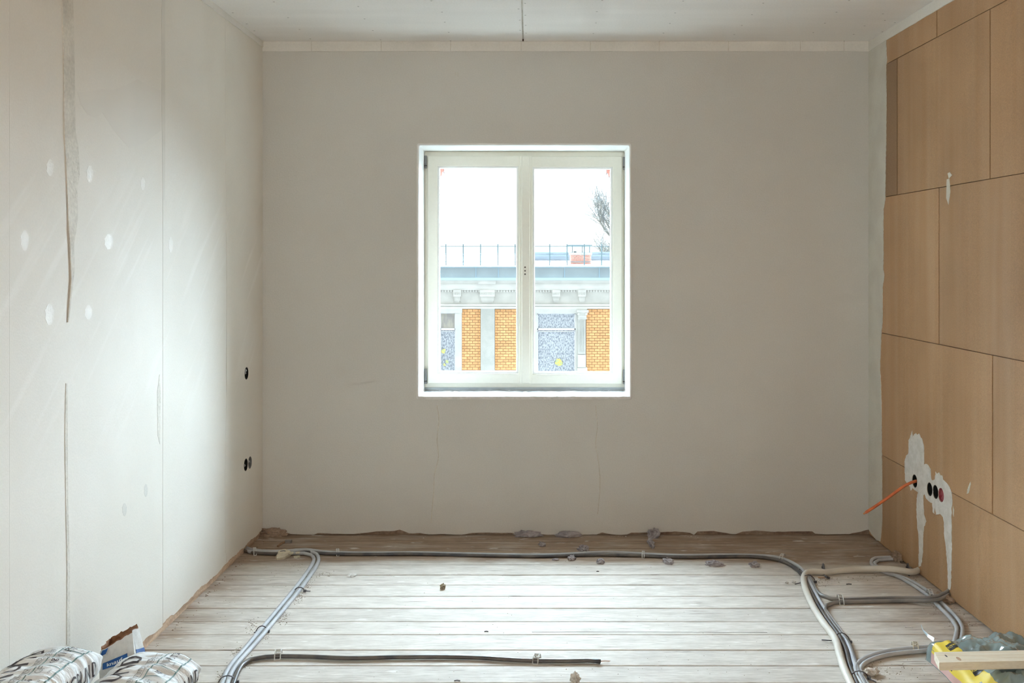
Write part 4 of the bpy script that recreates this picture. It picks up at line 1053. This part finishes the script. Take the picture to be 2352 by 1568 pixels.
make_sack((-1.405, 2.80, .064), .62, .108, .066, .05, 5.0, 'bottom white sack of the left stack on the floorboards', False, 'sacks hidden in the left stack')
make_sack((-1.174, 2.955, .243), .62, .122, h1, .05, 8.2, 'white printed sack standing out to the right of the other printed sack', gx=-.055)
make_sack((-1.160, 2.945, .121), .60, .112, .062, .05, 6.0, 'middle white sack of the right stack under the right printed sack', False, 'sacks hidden in the right stack')
MB().box((-1.27, 2.66, 0), (-1.05, 3.23, .062)).out('pallet_board', M_batten, None, label='wooden base board under the right stack of sacks', cat='board')

# open leaning sack with blue print
Rk = root('open_sack', (-1.36, 3.48, 0), 'open grey white paper sack with blue print leaning on the left wall', 'sack')
bot = [at(232,1600,3.34), at(300,1600,3.34), at(338,1590,3.56), at(270,1590,3.60)]
top = [at(231,1493,3.38), at(308,1446,3.40), at(333,1499,3.54), at(262,1480,3.62)]
# corner order: front left, front right, back right, back left ; the gusset faces the viewer's right
top = [at(230,1496,3.36), at(304,1452,3.38), at(319,1441,3.52), at(254,1474,3.58)]
mid = [at(228,1540,3.34), at(310,1512,3.36), at(334,1500,3.50), at(262,1530,3.56)]
bot = [Vector((at(232,1590,3.32).x, 3.32, .0)), Vector((at(330,1590,3.34).x, 3.34, 0)), Vector((at(340,1560,3.50).x, 3.50, 0)), Vector((at(232,1560,3.56).x, 3.56, 0))]
def ringpt(R4, u): # u in 0..4
    i = int(u) % 4; t = u - int(u); a, b = R4[i], R4[(i+1) % 4]; return a.lerp(b, t)
def bagP(u, w, off=0):
    if w < .5: p = ringpt(bot, u).lerp(ringpt(mid, u), w*2)
    else: p = ringpt(mid, u).lerp(ringpt(top, u), (w-.5)*2)
    cc_ = sum((ringpt(mid, i) for i in range(4)), Vector())/4
    nn = Vector((p.x-cc_.x, p.y-cc_.y, 0)).normalized()
    ed = min(u % 1, 1 - u % 1)
    amp = .010*(1 - math.exp(-ed*8))
    p = p + nn*(amp*noise.noise(p*14) + .5*amp*noise.noise(p*40) + off)
    if 1 <= u <= 2: p = p - nn*.018*math.sin(math.pi*(u-1))*w      # gusset fold
    if w > .9: p.z += .006*noise.noise(Vector((u*7, 0, 3)))
    return p
nu, nw = 64, 24
v = [bagP(4*i/nu, j/nw) for j in range(nw+1) for i in range(nu)]
f = [(j*nu+i, j*nu+(i+1)%nu, (j+1)*nu+(i+1)%nu, (j+1)*nu+i) for j in range(nw) for i in range(nu)] + [tuple(range(nu))[::-1]]
new('paper_bag', v, f, M_sack3, Rk)
v = []
for j in range(8):
    for i in range(nu):
        u = 4*i/nu; p = bagP(u, .62 + .38*j/7, -.004)
        if j == 7: p.z += .004 + (.012 + .006*noise.noise(Vector((u*9,1,1))) if u > 2.05 or u < .02 else 0)
        v.append(p)
f = [(j*nu+i, j*nu+(i+1)%nu, (j+1)*nu+(i+1)%nu, (j+1)*nu+i) for j in range(7) for i in range(nu)]
new('kraft_lining', v, f, M_kraft, Rk)
v, f = [], [tuple(range(nu))]
v = [bagP(4*i/nu, .63, -.004) for i in range(nu)]; new('powder_fill', v, f, M_white_plaster, Rk)
def bagquad(u0, u1, w0, w1, m, name, off=.003, skew=0.0):
    v = []; f = []; n = 8
    for j in range(n+1):
        for i in range(n+1): v.append(bagP(u0+(u1-u0)*i/n + skew*j/n, w0+(w1-w0)*j/n, off))
    for j in range(n):
        for i in range(n): a = j*(n+1)+i; f.append((a, a+1, a+n+2, a+n+1))
    return new(name, v, f, m, Rk)
bagquad(1.35, 1.98, .42, .62, M_blue, 'blue_print')
bagquad(.02, .20, .86, .98, M_blue, 'blue_print', skew=.08)
bagquad(.12, .80, .50, .66, M_blue, 'blue_band')
V, Fc = text_tris('knauf', .038, bold=.0006)
new('lettering', [bagP(.44 + a*5.0, .58 + b*3.0, .0045) for a, b in V], Fc, M_sack, Rk)

# --- wrapped bag with yellow print, and the batten on it
bx0, bx1, by0, by1, bh = 1.530, 1.895, 3.0, 3.95, .105
def crump(x, y):
    v_ = Vector((x*5, y*5, 0)); a = 0
    for (s_, am) in ((.8, .018), (1.9, .013), (3.9, .008), (7.5, .004)):
        a += am*(1 - 3.2*abs(noise.noise(v_*s_ + Vector((3, 7, s_)))))
    return a
def bagS(u, w, off=0.0):     # u 0..1 across x, w 0..1 along y
    x = bx0 + (bx1-bx0)*u; y = by0 + (by1-by0)*w
    e = lambda t, k_=7: min(1, (1-(abs(2*t-1))**k_))**.45 if abs(2*t-1) < 1 else 0
    z = bh*e(u, 26)*e(w, 60)*(.72 + .30*u)*(1 - .5*max(0, 1-u/.28)*min(1, max(0, (.95-w)/.35))) + crump(x, y)*e(u, 8)*e(w, 16)*min(1, .08 + u*2.6)
    x += (1-u)*.05*(1-w) + .010*noise.noise(Vector((x*4, y*9, 2))); y += .012*noise.noise(Vector((x*9, y*4, 5)))
    return Vector((min(x, 1.905), y, max(z, 0) + off))
R = root('wrapped_bag', ((bx0+bx1)/2, (by0+by1)/2, 0), 'crumpled teal grey plastic bag with yellow and black print under the batten', 'bag')
nx, ny = 90, 150
v = [bagS(i/nx, j/ny) for j in range(ny+1) for i in range(nx+1)]
f = [(j*(nx+1)+i, j*(nx+1)+i+1, (j+1)*(nx+1)+i+1, (j+1)*(nx+1)+i) for j in range(ny) for i in range(nx)]
new('plastic_film', v, f, M_film, R, smooth=True)
def bagpatch(name, u0, u1, w0, w1, m, off, nu_=14, nw_=80, parent=None, sk=0.0):
    v = [bagS(u0+(u1-u0)*i/nu_ + sk*j/nw_, w0+(w1-w0)*j/nw_, off) for j in range(nw_+1) for i in range(nu_+1)]
    f = [(j*(nu_+1)+i, j*(nu_+1)+i+1, (j+1)*(nu_+1)+i+1, (j+1)*(nu_+1)+i) for j in range(nw_) for i in range(nu_)]
    return new(name, v, f, m, parent or R, smooth=True)
strip = bagpatch('yellow_strip', .005, .185, .02, .955, M_yellow, .0025)
bagpatch('wool_edge', .0, .005, .02, .955, M_pink, .003)
for i in range(9):
    w0 = .05 + i*.102; u0 = .008 if i % 2 else .098
    pt = bagpatch('black_label', u0, u0+.085, w0, w0+.048, M_black, .0040, 6, 8, strip)
    V, Fc = text_tris('ROW', .0145)
    new('lettering', [bagS(u0+.0425 + a/(bx1-bx0)*.85, w0+.024 + b/(by1-by0)*1.4, .0050) for a, b in V], Fc, M_yellow, strip)
# loose pale tail of film
P = [fl(2146,1470,.06), fl(2132,1460,.06), fl(2121,1448,.06), fl(2118,1437,.06)]
v = []; f = []
for i, (p, w_) in enumerate(zip(P, (.010,.007,.004,.004))):
    v += [p + Vector((-w_*.4,0,-w_*.6)), p + Vector((w_*.4,.01,w_*.6)), p + Vector((w_*.1,.014,w_*.2))]
for i in range(3): f += [(i*3, i*3+1, i*3+4, i*3+3), (i*3+1, i*3+2, i*3+5, i*3+4), (i*3+2, i*3, i*3+3, i*3+5)]
f += [(0,1,2), (9,11,10)]
new('film_tail', v, f, M_film_pale, R, label='pale twisted tail of plastic film')
zt = .150
Yn, Yfr = F*(H-zt)/(1521-CY), F*(H-zt)/(1497-CY)
xa = (2157-CX)*Yn/F
v0 = [(xa, Yn), (1.90, Yn+.0), (1.90, Yfr+.02), (xa+.012, Yfr)]
yoff = .025
R = root('wooden_batten', (xa, Yn, zt-.03), 'pale planed pine batten lying across the teal plastic bag', 'batten')
v, f = prism([[(xa, Yn), (1.902, Yn+yoff), (1.902, Yfr+yoff), (xa+.02, Yfr)]], lambda x, y, d: Vector((x, y, zt - d)), 0, .028)
o = new('board', v, f, M_batten, R); bevel(o, .002)
for (px, py, a, b) in ((2202,1512,.0065,.016),(2173,1505.5,.003,.010)):
    p = fl(px, py, zt+.0006); v = [p + Vector((a*math.cos(t*math.pi/8), b*math.sin(t*math.pi/8), 0)) for t in range(16)]
    v2 = [q - Vector((0,0,.002)) for q in v]
    new('knot', v+v2, [tuple(range(16))] + [(i, (i+1)%16, 16+(i+1)%16, 16+i) for i in range(16)], M_knot if a > .005 else M_tie, R)
